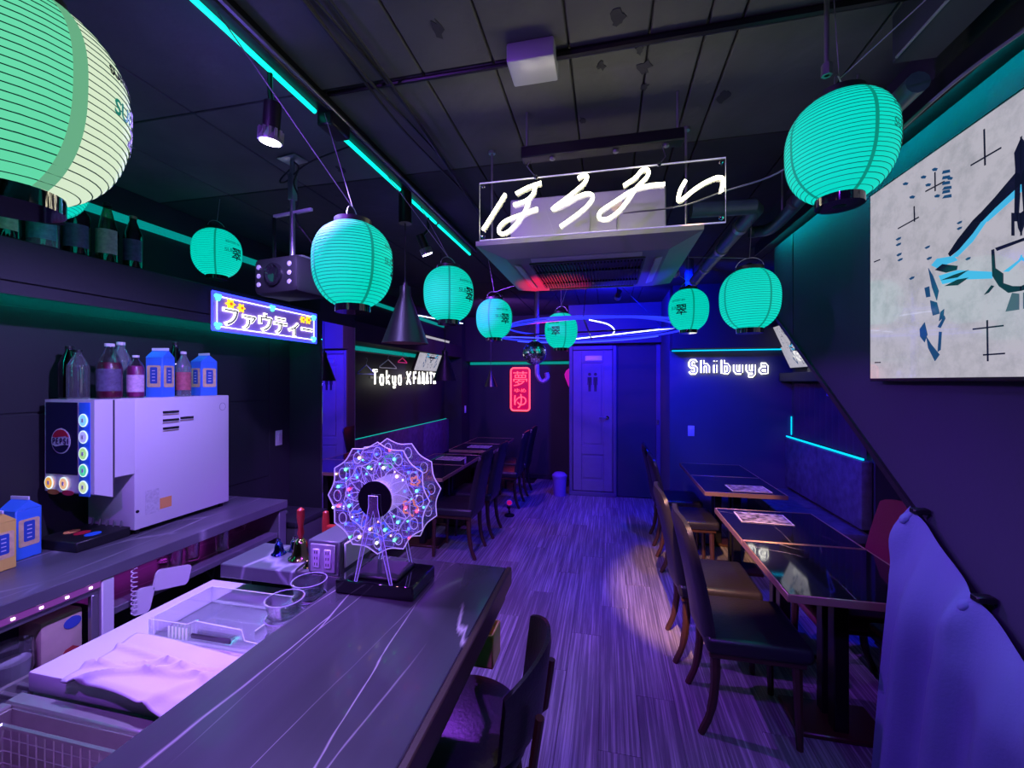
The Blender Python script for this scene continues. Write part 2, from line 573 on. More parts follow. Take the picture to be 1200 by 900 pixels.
def text_mesh(name, body, size, m, extrude=0.002, offset=0.0, width=None, space=1.0):
    """lettering as flat mesh, centred on the origin, in the XY plane, facing +Z"""
    cu = bpy.data.curves.new(name, 'FONT')
    cu.body = body
    cu.size = size
    cu.extrude = extrude
    cu.offset = offset
    cu.space_character = space
    cu.resolution_u = 3
    cu.align_x = 'LEFT'
    ob = bpy.data.objects.new(name, cu)
    COL.objects.link(ob)
    dg = bpy.context.evaluated_depsgraph_get()
    me = bpy.data.meshes.new_from_object(ob.evaluated_get(dg))
    bpy.data.objects.remove(ob)
    bpy.data.curves.remove(cu)
    me.name = name
    xs = [q.co.x for q in me.vertices]
    ys = [q.co.y for q in me.vertices]
    cx, cy = (min(xs) + max(xs)) / 2, (min(ys) + max(ys)) / 2
    sx = (width / (max(xs) - min(xs))) if width else 1.0
    for q in me.vertices:
        q.co.x = (q.co.x - cx) * sx
        q.co.y -= cy
    me.materials.clear()
    me.materials.append(MATS[m])
    return me

def place(me, name, parent, loc, facing):
    """stand a flat text mesh up; facing: direction the letters look to, in the parent's axes"""
    o = link(name, me, parent, loc)
    if facing == '-y':
        o.rotation_euler = (PI / 2, 0, 0)
    elif facing == '+x':
        o.rotation_euler = (PI / 2, 0, PI / 2)
    elif facing == '-x':
        o.rotation_euler = (PI / 2, 0, -PI / 2)
    return o

# ================================================================ THE SETTING
XL, XR, YF, YB, ZC = -2.6, 2.6, -1.6, 6.95, 2.66

# floor: a base with planks laid along the room
fl = MB().span(XL - .1, XR + .1, YF - .1, YB + .1, -.12, -.012).build('floor', 'black', smooth=False)
struct(fl, 'dark streaked wooden plank floor running the length of the bar', 'floor')
pw, pl = 0.182, 1.22
plank_me = MB().box((0, 0, -.006), (pw - .0016, pl - .002, .012), .0008, 1).mesh('plank', 'floor_wood', smooth=False)
row = 0
x = -1.86 + pw / 2
while x < 2.55:
    y = -1.2 + (row * 0.37) % pl
    while y < 6.9:
        link('plank', plank_me, fl, (x, y, 0))
        y += pl
    x += pw
    row += 1

# ceiling: slab with shuttering boards below it
ce = MB().span(XL - .1, XR + .1, YF - .1, YB + .1, ZC + .014, ZC + .15).build('ceiling', 'black_shaded_ceiling', smooth=False)
struct(ce, 'bare concrete ceiling with board-marked seams above the bar', 'ceiling')
def boards(y0, y1, m):
    me = {}
    xs = [-2.6, -2.1, -1.6, -1.1, -.62, -.37, -.12, .125, .29, .385, .80, 1.3, 1.9, 2.6]
    for a, b in zip(xs, xs[1:]):
        w = round(b - a, 3)
        if w not in me:
            me[w] = MB().box((0, 0, .007), (w - .007, (y1 - y0) - .008, .014), .003, 1).mesh('board', m, smooth=False)
        link('board', me[w], ce, ((a + b) / 2, (y0 + y1) / 2, ZC))
boards(-1.6, 0.2, 'concrete')
boards(0.2, 1.37, 'concrete')
boards(1.37, 2.02, 'concrete')
boards(2.02, 4.4, 'black_shaded_ceiling')  # rear boards darkened, the dimmer light there is put into their colour
boards(4.4, 6.95, 'black_shaded_ceiling')
# crumbled patches on the concrete
def patch(x, y, r, s):
    rnd = random.Random(s)
    n = 14
    mb = MB()
    mb.prism([(x + r * (0.5 + rnd.random()) * math.cos(2 * PI * i / n), y + r * 1.6 * (0.5 + rnd.random()) * math.sin(2 * PI * i / n)) for i in range(n)], 'z', ZC - .002, ZC + .001)
    mb.build('crumbled_patch', 'black_shaded_ceiling', ce, smooth=False)
for i, (x, y, r) in enumerate([(.03, 1.28, .018), (-.02, 1.46, .014), (.12, 1.5, .02), (.13, 1.6, .012), (.10, 1.42, .012), (-.1, 1.75, .012), (.42, 1.72, .02), (-.2, 1.1, .02), (-1.5, 2.2, .03), (-1.3, 1.9, .02), (-1.7, 2.5, .03), (-1.9, 2.3, .03), (-.5, 1.2, .02)]):
    patch(x, y, r, i)

def wall(name, label, parts, m='wall_paint'):
    mb = MB()
    for p in parts:
        mb.span(*p)
    o = mb.build(name, m, smooth=False)
    return struct(o, label, 'wall')

wl = wall('wall_left', 'dark painted wall behind the drinks dispenser and long bench', [(XL - .1, XL, YF, YB, -.01, ZC)])
# panel joints on the kitchen part of the wall
for i, (y0, y1, z0, z1) in enumerate([(-.4, 1.0, .86, 1.45), (1.0, 2.85, .86, 1.45), (-.4, 1.0, 1.455, 1.94), (1.0, 2.85, 1.455, 1.94), (2.855, 3.07, .02, 1.94)]):
    MB().span(XL, XL + .006, y0 + .003, y1 - .003, z0 + .002, z1 - .002, .002, 1).build('wall_panel', 'wall_paint', wl, smooth=False)
wall('wall_back', 'purple lit rear wall behind the red neon sign', [(XL, -.53, YB, YB + .1, -.01, ZC)])
wall('wall_front', 'dark wall behind the photographer', [(XL, XR, YF - .1, YF, -.01, ZC)])
wall('wall_right', 'dark outer wall in the space under the stairs', [(XR, XR + .1, YF, 3.72, -.01, ZC)])
wall('wall_alcove', 'dark wall of the alcove behind the pleated curtain', [(1.96, XR + .1, 3.72, 5.2, -.01, ZC)], 'navy_paint')
wall('wall_lettering', 'blue lit wall carrying the glowing white Shibuya lettering', [(.70, 2.7, 5.2, YB, -.01, ZC)], 'blue_wall')
wall('wall_doors', 'blue lit block at the rear that holds the panelled door', [(-.53, .70, 6.1, YB + .1, -.01, ZC)], 'blue_wall')
wall('wall_pillar', 'dark square pillar faced with a mirror beside the glowing Tokyo lettering', [(XL, -2.305, 3.08, 3.56, -.01, ZC)])
wall('wall_corner', 'dark corner pillar at the end of the long bench', [(XL, -2.3, 6.55, YB, -.01, ZC)])

# staircase side: slanted underside rising to the rear
SX0, SX1 = 1.10, 1.30
def stair_z(y):
    return 0.855 + (y - 1.43) * 0.6875
prof = [(3.2, 2.50), (3.2, stair_z(3.2)), (0.19, 0.0), (-1.6, 0.0), (-1.6, 2.50)]
ws = MB().prism(prof, 'x', SX0, SX1).build('wall_stairs', 'navy_paint', smooth=False)
struct(ws, 'dark blue side of a staircase with slanted underside behind the large screen', 'wall')
MB().span(SX0 - .004, SX0, 2.90, 2.915, stair_z(2.93), 2.50).build('panel_joint', 'black', ws, smooth=False)
mbs = MB()
y0, y1 = .2, 3.2
mbs.prism([(y0, stair_z(y0) - .03), (y1, stair_z(y1) - .03), (y1, stair_z(y1)), (y0, stair_z(y0))], 'x', SX0 - .012, SX1)
mbs.build('soffit_trim', 'black', ws, smooth=False)
wall('beam_stairs', 'dark beam along the ceiling above the staircase side', [(0.98, 1.32, YF, 3.3, 2.52, ZC)], 'black_shaded_ceiling')

# bulkheads (dropped ledges) around the room
def trim(n, label, span, m='wall_paint'):
    o = MB().span(*span, .004, 1).build('trim_%d' % n, m, smooth=False)
    return struct(o, label, 'trim')
trim(1, 'dark boxed shelf along the kitchen wall holding spirit bottles', (XL, -2.3, YF, 3.08, 1.99, 2.17))
trim(2, 'dark boxed ledge above the glowing Tokyo lettering on the long bench wall', (XL, -2.3, 3.56, 6.55, 1.98, 2.17))
trim(3, 'dark dropped ledge above the red neon sign', (-2.3, -.53, 6.72, YB, 1.93, ZC))
trim(4, 'dark dropped ledge above the glowing white Shibuya lettering', (.70, 1.96, 4.98, 5.2, 1.96, ZC))
trim(5, 'dark dropped header above the rear doors', (-.53, .70, 5.96, 6.1, 2.12, ZC), 'blue_wall')

# baseboards
o = MB().span(XL, -.53, YB - .02, YB, 0, .08, .004, 1).build('baseboard_back', 'black', smooth=False)
struct(o, 'black baseboard below the red neon sign', 'baseboard')

# door with panels
dr = thing('door_1', 'panelled grey door with lever handle and name plate lit blue', 'door', (-.205, 6.1, 0))
dr['kind'] = 'structure'
MB().span(-.325, -.275, -.05, 0, 0, 2.10, .006, 1).build('door_frame', 'door_frame_paint', dr)
MB().span(.275, .325, -.05, 0, 0, 2.10, .006, 1).build('door_frame', 'door_frame_paint', dr)
MB().span(-.275, .275, -.05, 0, 2.04, 2.10, .006, 1).build('door_frame', 'door_frame_paint', dr)
MB().span(-.325, .325, -.055, 0, 0, .06, .006, 1).build('threshold', 'door_frame_paint', dr)
leaf = MB().span(-.27, .27, -.03, 0, .065, 2.035, .003, 1).build('door_leaf', 'door_paint', dr)
mb = MB()
for (a, b) in ((-.27, -.15), (.15, .27)):
    mb.span(a, b, -.042, -.028, .07, 2.03, .004, 1)
mb.build('stile', 'door_paint', leaf)
for (z0, z1) in ((.07, .22), (.58, .70), (1.86, 2.03)):
    MB().span(-.152, .152, -.042, -.028, z0, z1, .004, 1).build('rail', 'door_paint', leaf)
for (z0, z1) in ((.22, .58), (.70, 1.86)):
    MB().span(-.125, .125, -.038, -.03, z0 + .03, z1 - .03, .012, 1).build('raised_panel', 'door_paint', leaf)
h = MB().cyl((.20, -.042, 1.10), (.20, -.056, 1.10), .024).build('handle_rose', 'chrome', dr)
MB().tube([(.20, -.05, 1.10), (.20, -.085, 1.10), (.12, -.09, 1.10), (.09, -.088, 1.095)], .009).build('lever', 'chrome', h)
MB().span(-.10, .13, -.048, -.041, 1.89, 1.96, .002, 1).build('name_plate', 'brass', dr)
def pictogram(x):
    m_ = MB()
    m_.lathe([(.022, 0), (.022, .003)], 14, (0, 0, 0))
    vs = [(x + a, -.0315 - c, 1.66 + b) for a, b, c in m_.v]
    q = MB().add([(x + a, -.0395 - c, 1.70 + b) for a, b, c in m_.v], m_.f)
    q.prism([(x - .03, 1.55), (x - .022, 1.55), (x - .02, 1.63), (x - .016, 1.46), (x - .003, 1.46), (x, 1.54), (x + .003, 1.46), (x + .016, 1.46), (x + .02, 1.63), (x + .022, 1.55), (x + .03, 1.55), (x + .028, 1.66), (x - .028, 1.66)], 'y', -.0425, -.0395)
    q.build('restroom_figure', 'black', dr, smooth=False)
pictogram(-.04)
pictogram(.04)
d2 = thing('door_2', 'plain dark blue door with edge latch next to the panelled door', 'door', (.42, 6.1, 0))
d2['kind'] = 'structure'
MB().span(-.29, .22, -.02, 0, .01, 2.08, .004, 1).build('door_leaf', 'navy_paint', d2)
MB().span(.22, .28, -.05, 0, 0, 2.10, .005, 1).build('door_frame', 'door_frame_paint', d2)
MB().span(.225, .255, -.06, -.05, 1.02, 1.08, .003, 1).build('latch', 'chrome', d2)

# mirror on the pillar
mi = thing('wall_mirror', 'tall narrow mirror reflecting the blue door', 'mirror', (-2.305, 3.32, 0))
MB().span(0, .012, -.232, .232, .04, 2.10, .002, 1).build('mirror_glass', 'mirror', mi)
MB().span(0, .014, .232, .236, .04, 2.10).build('edge_strip', 'grey_metal', mi)

# LED strips
def led(label, span, m):
    o = MB().span(*span, .002, 1).build('led_strip', m)
    tag(o, label, 'led strip')
led('teal light strip under the kitchen bottle shelf', (XL + .03, XL + .045, -1.0, 3.06, 1.985, 1.9895), 'teal_hidden')
led('teal light strip behind the bottles on the kitchen shelf', (XL + .004, XL + .03, -1.0, 3.06, 2.47, 2.51), 'teal_band')
led('teal light strip under the ledge over the glowing Tokyo lettering', (XL + .004, XL + .022, 3.58, 6.5, 1.93, 1.975), 'teal_band')
led('teal light strip at the ceiling over the long bench', (XL + .004, XL + .022, 3.58, 6.5, 2.47, 2.51), 'teal_band')
led('teal light strip along the top of the purple velvet backrest', (XL + .05, XL + .058, 3.62, 6.5, .997, 1.004), 'teal_led_soft')
led('teal light strip under the ledge above the red neon sign', (-2.28, -.55, YB - .03, YB - .01, 1.88, 1.925), 'teal_band')
led('cyan light strip above the glowing white Shibuya lettering', (.72, 1.94, 5.18, 5.195, 1.945, 1.957), 'cyan_led')
led('bright cyan light strip along the top of the blue velvet backrest', (1.885, 1.90, 3.74, 5.16, 1.0, 1.014), 'cyan_led')
led('upright cyan light strip in the corner beside the pleated curtain', (1.945, 1.955, 5.185, 5.195, 1.02, 1.22), 'cyan_led')
led('teal light strip on top of the staircase side above the large screen', (SX0 - .075, SX0 - .06, -1.2, 3.15, 2.511, 2.519), 'teal_bright')
MB().span(SX0 - .122, SX0 - .116, -1.2, 3.2, 2.455, 2.53).build('cover_lip', 'black', bpy.data.objects['beam_stairs'], smooth=False)
MB().span(-2.306, -2.30, -1.2, 3.06, 1.945, 2.0).build('cover_lip', 'wall_paint', bpy.data.objects['trim_1'], smooth=False)

# switches
def switch(label, loc, rz):
    t = thing('light_switch', label, 'switch', loc, rz, 'white light switches')
    MB().box((0, -.004, 0), (.07, .008, .12), .004).build('plate', 'white_plastic', t)
    MB().box((0, -.010, 0), (.03, .008, .07), .003).build('rocker', 'white_plastic', t)
switch('white light switch under the glowing Shibuya lettering', (.93, 5.2, 1.035), 0)
switch('white light switch on the dark corner pillar', (-2.3, 6.72, 1.14), PI / 2)
switch('white light switch on the kitchen wall beyond the dispenser', (XL + .006, 2.95, 1.145), PI / 2)

# ================================================================ LANTERNS
LR, LH = 0.125, 0.1325
def lr(z):
    t = min(1.0, abs(z) / LH)
    return LR * math.sqrt(max(0.0, 1 - (0.925 * t) ** 2.5)) * (1.0 + 0.03 * z / LH)
TURNS = 27
def shade_mesh(name, m, a0, a1):
    na = max(8, int(52 * (a1 - a0) / (2 * PI)))
    rows = TURNS * 3
    def fn(u, v):
        z = -LH + 2 * LH * v
        a = a0 + (a1 - a0) * u
        ph = (v * TURNS - u * (a1 - a0) / (2 * PI) - a0 / (2 * PI)) * 2 * PI
        r = lr(z) - .0011 * (1 + math.cos(ph)) * .5
        return (r * math.cos(a), r * math.sin(a), z)
    return MB().grid(fn, na, rows).mesh(name, m, True, 80)
def helix_mesh():
    pts = []
    n = TURNS * 36
    for i in range(n + 1):
        v = i / n
        z = -LH + 2 * LH * v
        a = 2 * PI * TURNS * v
        r = lr(z) - .0004
        pts.append((r * math.cos(a), r * math.sin(a), z))
    return MB().tube(pts, .00085, 4).mesh('rib_wire', 'rib_wire', True, 80)
def seam_mesh(m, hw=.0045):
    def fn(u, v):
        z = (-LH + 2 * LH * v) * .985
        r = lr(z) + .0006
        a = (u - .5) * 2 * hw / max(r, .03)
        return (r * math.cos(a), r * math.sin(a), z)
    return MB().grid(fn, 2, 40).mesh('seam', m, True, 80)
def wrap_text(body, size, u0, v0, m, sx=1.0):
    me = text_mesh('lettering', body, size, m, 0.0, 0.0008)
    bm = bmesh.new()
    bm.from_mesh(me)
    for k in range(-12, 13):
        for no, co in (((1, 0, 0), (k * .006, 0, 0)), ((0, 1, 0), (0, k * .006, 0))):
            bmesh.ops.bisect_plane(bm, geom=list(bm.verts) + list(bm.edges) + list(bm.faces), plane_co=co, plane_no=no)
    for q in bm.verts:
        z = q.co.y + v0
        r = lr(z) + .0016
        a = (q.co.x * sx + u0) / LR
        q.co = Vector((r * math.cos(a), r * math.sin(a), z))
    bm.to_mesh(me)
    bm.free()
    return me
ME_SHADE = shade_mesh('paper_shade', 'teal_paper', 0, 2 * PI)
ME_HELIX = helix_mesh()
ME_SEAM = seam_mesh('seam_paper')
ME_SEAM_PALE = seam_mesh('pale_seam_paper', .0085)
ME_TXT = [wrap_text('翠', .075, .022, -.012, 'ink_print'), wrap_text('SUI', .030, -.032, .004, 'teal_print'), wrap_text('SUNTORY GIN', .014, .0, .052, 'teal_print')]
ME_TXT_INK = wrap_text('SUNTORY GIN', .017, .0, .052, 'ink_print')
rb, rt = lr(-LH), lr(LH)
ME_BOT = MB().lathe([(rb + .004, -LH - .020), (rb + .004, -LH + .003), (rb - .002, -LH + .003), (rb - .002, -LH - .014), (.018, -LH - .014), (.016, -LH - .020)], 32).mesh('bottom_ring', 'black_gloss')
ME_TOP = MB().lathe([(rt - .002, LH - .003), (rt + .004, LH - .003), (rt + .004, LH + .014), (rt - .002, LH + .014)], 32, cap0=False, cap1=False).mesh('top_ring', 'black')
arc = [(0, (rt + .002) * math.cos(a), LH + .012 + .045 * math.sin(a)) for a in [PI * i / 14 for i in range(15)]]
ME_HAND = MB().tube(arc, .0018, 6).mesh('handle', 'grey_metal')
ME_SOCK = MB().lathe([(.022, LH - .02), (.026, LH + .004), (.018, LH + .026), (.006, LH + .034)], 18).mesh('bulb_holder', 'black_gloss')
def lantern(label, pos, view, anchors, special=False):
    ph = math.atan2(-pos[1], -pos[0]) + math.radians(view)
    t = thing('paper_lantern', label, 'lantern', pos, ph, 'glowing teal paper lanterns')
    if special:
        link('paper_shade', shade_mesh('green_shade', 'green_paper', PI / 4, 2 * PI - PI / 4), t)
        s = link('front_panel', shade_mesh('cream_shade', 'cream_paper', -PI / 4, PI / 4), t)
        s['label'] = 'cream printed paper panel'
    else:
        link('paper_shade', ME_SHADE, t)
    link('rib_wire', ME_HELIX, t)
    for k in range(4):
        o = link('seam', ME_SEAM_PALE if special else ME_SEAM, t)
        o.rotation_euler = (0, 0, PI / 4 + k * PI / 2)
    link('lettering', ME_TXT[0], t)
    link('lettering', ME_TXT[1], t)
    link('lettering', ME_TXT_INK if special else ME_TXT[2], t)
    link('bottom_ring', ME_BOT, t)
    link('top_ring', ME_TOP, t)
    link('handle', ME_HAND, t)
    link('bulb_holder', ME_SOCK, t)
    inv = Matrix.Rotation(-ph, 3, 'Z')
    for a in anchors:
        d = inv @ (Vector(a) - Vector(pos))
        MB().tube([(0, 0, LH + .055), d], .0016, 5).build('hanging_wire', 'cable', t)
    return t
CZ = ZC
lantern('large green and cream paper lantern closest to the viewer beside the bottle shelf', (-.80, .42, 1.99), 74, [(-1.03, .5, CZ), (-.7, .40, CZ)], True)
lantern('teal paper lantern under the track beside the black cone pendant lamp', (-.81, 1.244, 1.978), 72, [(-1.03, 1.40, CZ - .06), (-1.03, .95, CZ - .06)])
lantern('teal paper lantern in the middle of the row below the ceiling track', (-.786, 2.04, 2.04), 47, [(-1.03, 2.2, CZ - .06), (-1.03, 1.8, CZ - .06)])
lantern('small teal paper lantern at the left rear corner of the ceiling air conditioner', (-.77, 2.87, 2.034), 28, [(-.55, 2.8, 2.26), (-.85, 2.87, CZ)])
lantern('smallest teal paper lantern hanging next to the mirror ball', (-.35, 3.29, 1.988), -29, [(-.35, 3.29, CZ), (-.25, 2.85, 2.26)])
lantern('teal paper lantern at the right rear corner of the ceiling air conditioner', (.52, 3.0, 2.07), -30, [(.52, 3.0, CZ), (.40, 2.8, 2.28)])
lantern('blank-faced teal paper lantern in front of the staircase corner', (.627, 2.12, 1.97), 175, [(.69, 2.30, 2.40), (.38, 2.2, 2.2)])
lantern('big teal paper lantern hanging from a threaded rod above the large screen', (.604, 1.303, 2.22), 80, [(.604, 1.33, CZ - .02), (.80, .9, 2.50)])
lantern('teal paper lantern above the bottle shelf near the glowing katakana sign', (-2.22, 2.05, 2.345), 40, [(-2.2, 2.05, CZ)])
lantern('teal paper lantern mostly hidden behind the large green and cream lantern', (-2.08, 1.19, 2.364), 40, [(-2.08, 1.19, CZ)])

# threaded rod of the big lantern
o = thing('threaded_rod', 'steel threaded rod on the ceiling above the big teal lantern', 'rod', (.56, 1.27, 2.40))
MB().cyl((0, 0, 0), (0, 0, .255), .006, n=10).build('rod', 'grey_metal', o)
MB().cyl((0, 0, .25), (0, 0, .26), .022, n=16).build('flange', 'grey_metal', o)
MB().cyl((0, 0, .0), (0, 0, .03), .013, n=6).build('nut', 'grey_metal', o)

# ================================================================ CEILING GEAR
# track with teal tube
tr = thing('lighting_track', 'long black ceiling track with a bright teal light tube along it', 'track', (-1.03, 1.9, ZC))
MB().span(-.02, .02, -2.3, 1.32, -.055, 0, .004, 1).build('rail', 'black_metal', tr)
MB().span(.02, .034, -1.0, 1.3, -.05, -.038, .002, 1).build('cover_lip', 'grey_metal', tr)
segs = [(-2.2, -.52), (-.36, .14), (.24, .62), (.66, 1.30)]
for (a, b) in segs:
    MB().tube([(-.026, a, -.062), (-.026, b, -.062)], .0085, 8).build('light_tube', 'teal_led', tr)
MB().span(-.02, .03, -1.10, -1.02, -.062, -.03, .003, 1).build('joint_box', 'dark_grey', tr)
MB().span(-.035, .03, -.5, -.38, -.10, -.03, .006, 1).build('feed_box', 'black_metal', tr)
# exposed cables beside the track
for k, (dx, dz, ph) in enumerate([(0, 0, 0), (.02, -.005, 1), (.035, 0, 2), (.05, -.008, 3)]):
    pts = [(-.80 + dx + .02 * math.sin(ph + i * .9), -.2 + i * .3, ZC - .02 + dz - .012 * math.sin(ph * 2 + i * 1.3)) for i in range(11)]
    o = MB().tube(smooth_path(pts, 5), .0055, 6).build('ceiling_cable', 'black_cable')
    tag(o, ('black cable of the bundle closest to the teal track', 'black cable second from the teal track in the bundle', 'black cable third from the teal track in the bundle', 'black cable of the bundle farthest from the teal track')[k], 'cable', 'bundled ceiling cables')

def spot_fixture(i, label, ceil=True):
    name, typ, pos, tgt, colr, watt, cone, rad = LAMPS[i]
    d = (Vector(tgt) - Vector(pos)).normalized()
    t = thing('spotlight', label, 'spotlight', (pos[0], pos[1], pos[2]), 0, 'small ceiling spotlights')
    rot = d.to_track_quat('-Z', 'Y').to_matrix()
    def R(p):
        return tuple(rot @ Vector(p))
    def built(mb):
        mb.v = [R(p) for p in mb.v]
        return mb
    face = {'violet_track_lamp': 'violet_lamp_face', 'added_blue_flood': 'blue_led', 'warm_spot_lamp': 'dot_warm', 'added_red_uplight': 'red_neon_board', 'added_violet_rear': 'violet_lamp_face'}[name]
    built(MB().lathe([(.030, .012), (.030, .008)], 20)).build('lamp_lens', face, t)
    hs = built(MB().lathe([(.036, .010), (.036, .020), (.022, .05), (.012, .062)], 20)).build('reflector', 'grey_metal', t)
    for k in range(12):
        a = 2 * PI * k / 12
        mb = MB().box((.033 * math.cos(a), .033 * math.sin(a), .03), (.009, .003, .036), rot=None)
        built(mb).build('cooling_fin', 'grey_metal', hs, smooth=False)
    built(MB().cyl((0, 0, .05), (0, 0, .13), .026)).build('socket', 'black_metal', t)
    if ceil:
        top = (0, 0, ZC - pos[2] - .05)
        a = R((0, 0, .11))
        MB().tube([a, (top[0], top[1], min(top[2], a[2] + .06)), top], .008, 8).build('stem', 'black_metal', t)
        MB().box((0, 0, ZC - pos[2] - .04), (.05, .08, .03), .004).build('adapter', 'black_metal', t)
    return t
spot_fixture(0, 'lit violet spotlight on the ceiling track in front of the projector box')
spot_fixture(1, 'lit small white spotlight farther along the ceiling track')
spot_fixture(2, 'added violet spotlight on the track above the bar counter')
spot_fixture(3, 'added blue flood lamp on the ceiling facing the Shibuya lettering')
spot_fixture(4, 'added blue flood lamp on the ceiling facing the panelled door')
spot_fixture(5, 'added blue flood lamp on the ceiling over the aisle')
spot_fixture(6, 'warm spotlight on the ceiling aimed at the tables by the stairs')
spot_fixture(7, 'warm spotlight on the ceiling above the marble counter')
p = LAMPS[8][2]
t = spot_fixture(8, 'small added red uplight on the floor between the long bench chairs', False)
MB().lathe([(.06, -.16), (.06, -.145), (.012, -.13), (.012, -.10)], 20).build('foot', 'black_metal', t)
MB().tube([(0, .0, -.12), (-.02, .06, -.10), (-.02, .075, -.06)], .010, 8).build('yoke', 'black_metal', t)
spot_fixture(9, 'added violet spotlight on the ceiling at the rear above the long bench tables')

# pendant cones
def pendant(label, x, y, zb, s=1.0, body='black_metal'):
    t = thing('cone_pendant_lamp', label, 'pendant lamp', (x, y, zb), 0, 'black cone pendant lamps')
    H = .30 * s
    MB().lathe([(.122 * s, -.004), (.120 * s, .0), (.030 * s, H * .84), (.028 * s, H)], 32, cap0=False).build('shade', body, t)
    MB().lathe([(.117 * s, .001), (.029 * s, H * .82)], 32, cap0=False).build('shade_lining', 'lamp_inside', t)
    MB().cyl((0, 0, H), (0, 0, H + .02), .012 * s).build('neck', body, t)
    MB().tube([(0, 0, H + .02), (0, 0, ZC - zb - .22)], .0035, 6).build('cord', 'black_cable', t)
    MB().cyl((0, 0, ZC - zb - .22), (0, 0, ZC - zb - .03), .034, n=24).build('canopy', body, t)
    MB().sphere((0, 0, H * .42), .03 * s).build('bulb', 'white_plastic', t)
    return t
pendant('large black cone pendant lamp next to the hanging teal lantern', -1.05, 2.09, 1.805)
pendant('black cone pendant lamp in front of the small leaning screen', -1.60, 4.05, 1.61)
pendant('small black cone pendant lamp at the far end near the red neon', -1.62, 5.85, 1.53, .75)

# projector box on a ceiling pole
pj = thing('projector_box', 'black projector box with round lens and small lights on a ceiling pole', 'projector', (-1.46, 1.75, 2.00), -.15)
bd = MB().box((0, 0, .085), (.27, .20, .17), .025).build('body', 'black', pj)
MB().lathe([(.050, 0), (.050, .01), (.040, .012), (.034, .004), (.012, .002)], 28).v
mb = MB().lathe([(.052, 0), (.052, .010), (.042, .014), (.034, .006), (.012, .004)], 28)
mb.v = [(a, -.10 - c, .085 + b) for a, b, c in mb.v]
mb.build('lens', 'black_gloss', bd)
for sx in (-.095, .095):
    for z in (.045, .085, .125):
        mb = MB().lathe([(.011, 0), (.011, .004), (.007, .005)], 14)
        mb.v = [(sx + a, -.10 - c, z + b) for a, b, c in mb.v]
        mb.build('indicator_lamp', 'outlet_grey', bd)
MB().box((0, .02, .173), (.22, .14, .012), .004).build('lid', 'grey_metal', pj)
MB().cyl((0, 0, .17), (0, 0, .645), .012).build('pole', 'grey_metal', pj)
MB().box((0, 0, .40), (.24, .014, .014), .002).build('cross_bar', 'white_enamel', pj)
MB().box((-.12, 0, .30), (.012, .012, .2), .002).build('side_bracket', 'black_metal', pj)
MB().box((0, 0, .52), (.03, .03, .12), .003).build('clamp', 'grey_metal', pj)
MB().box((0, 0, .652), (.11, .08, .006), .002).build('ceiling_plate', 'grey_metal', pj)
MB().tube(smooth_path([(.01, 0, .64), (.05, -.01, .60), (.03, -.02, .53), (.05, -.01, .46), (.02, 0, .40), (.06, -.02, .33), (.10, .03, .24), (.10, .05, .17)], 6), .004, 6).build('cable', 'black_cable', pj)
MB().tube(smooth_path([(.0, 0, .62), (-.08, 0, .57), (-.03, -.01, .55), (.10, 0, .62), (.38, 0, .652)], 6), .004, 6).build('cable', 'black_cable', pj)

# ceiling junction box and conduit
jb = MB().box((0, 0, -.03), (.15, .12, .06), .006).build('junction_box', 'outlet_grey')
jb.location = (-.235, 1.36, ZC)
tag(jb, 'square grey junction box on the concrete ceiling', 'junction box')
o = MB().tube([(-.16, 1.37, ZC - .014), (.80, 1.36, ZC - .014)], .013, 8).build('conduit_pipe', 'black_metal')
tag(o, 'thin dark conduit running from the grey junction box across the ceiling', 'pipe')
o = MB().tube([(-1.0, 1.38, ZC - .008), (-.32, 1.38, ZC - .008)], .008, 8).build('conduit_pipe', 'black_metal')
tag(o, 'thin dark conduit between the grey junction box and the teal track', 'pipe')

# air conditioner cassette
ac = thing('air_conditioner', 'square ceiling cassette air conditioner with grille and four louvers', 'air conditioner', (-.10, 2.30, 2.17))
mb = MB()
o_, i_ = .475, .36
mb.add([(-o_, -o_, .055), (o_, -o_, .055), (o_, o_, .055), (-o_, o_, .055), (-o_, -o_, .035), (o_, -o_, .035), (o_, o_, .035), (-o_, o_, .035), (-i_, -i_, 0), (i_, -i_, 0), (i_, i_, 0), (-i_, i_, 0)],
       [(0, 1, 2, 3), (0, 4, 5, 1), (1, 5, 6, 2), (2, 6, 7, 3), (3, 7, 4, 0), (4, 8, 9, 5), (5, 9, 10, 6), (6, 10, 11, 7), (7, 11, 8, 4), (8, 11, 10, 9)])
mb.build('panel', 'ac_panel', ac, smooth=False)
MB().span(-.35, .35, -.33, .37, .055, .29, .006, 1).build('casing', 'galvanised', ac)
MB().span(-.37, -.352, -.30, .30, .06, .16, .004, 1).build('side_tag', 'teal_glass', ac)
gm = MB().span(-.27, .27, -.27, .27, -.006, 0, .002, 1).build('grille_frame', 'dark_grey', ac)
gs = MB()
for k in range(34):
    gs.box((-.255 + k * .0155, 0, -.009), (.005, .50, .010))
for k in (-.12, .12):
    gs.box((0, k, -.011), (.52, .006, .010))
gs_o = gs.build('grille_slats', 'black', gm, smooth=False)
gs_o['kind'] = 'stuff'
for k in range(4):
    lv = MB().box((0, -.352, .012), (.50, .082, .008), .003, rot=None)
    a = k * PI / 2
    mr = Matrix.Rotation(a, 3, 'Z') @ Matrix.Translation((0, 0, 0)).to_3x3()
    tilt = Matrix.Rotation(-.32, 3, 'X')
    lv.v = [tuple(mr @ (tilt @ (Vector(p) - Vector((0, -.352, .012))) + Vector((0, -.352, .006)))) for p in lv.v]
    lv.build('louver', 'louver_grey', ac)
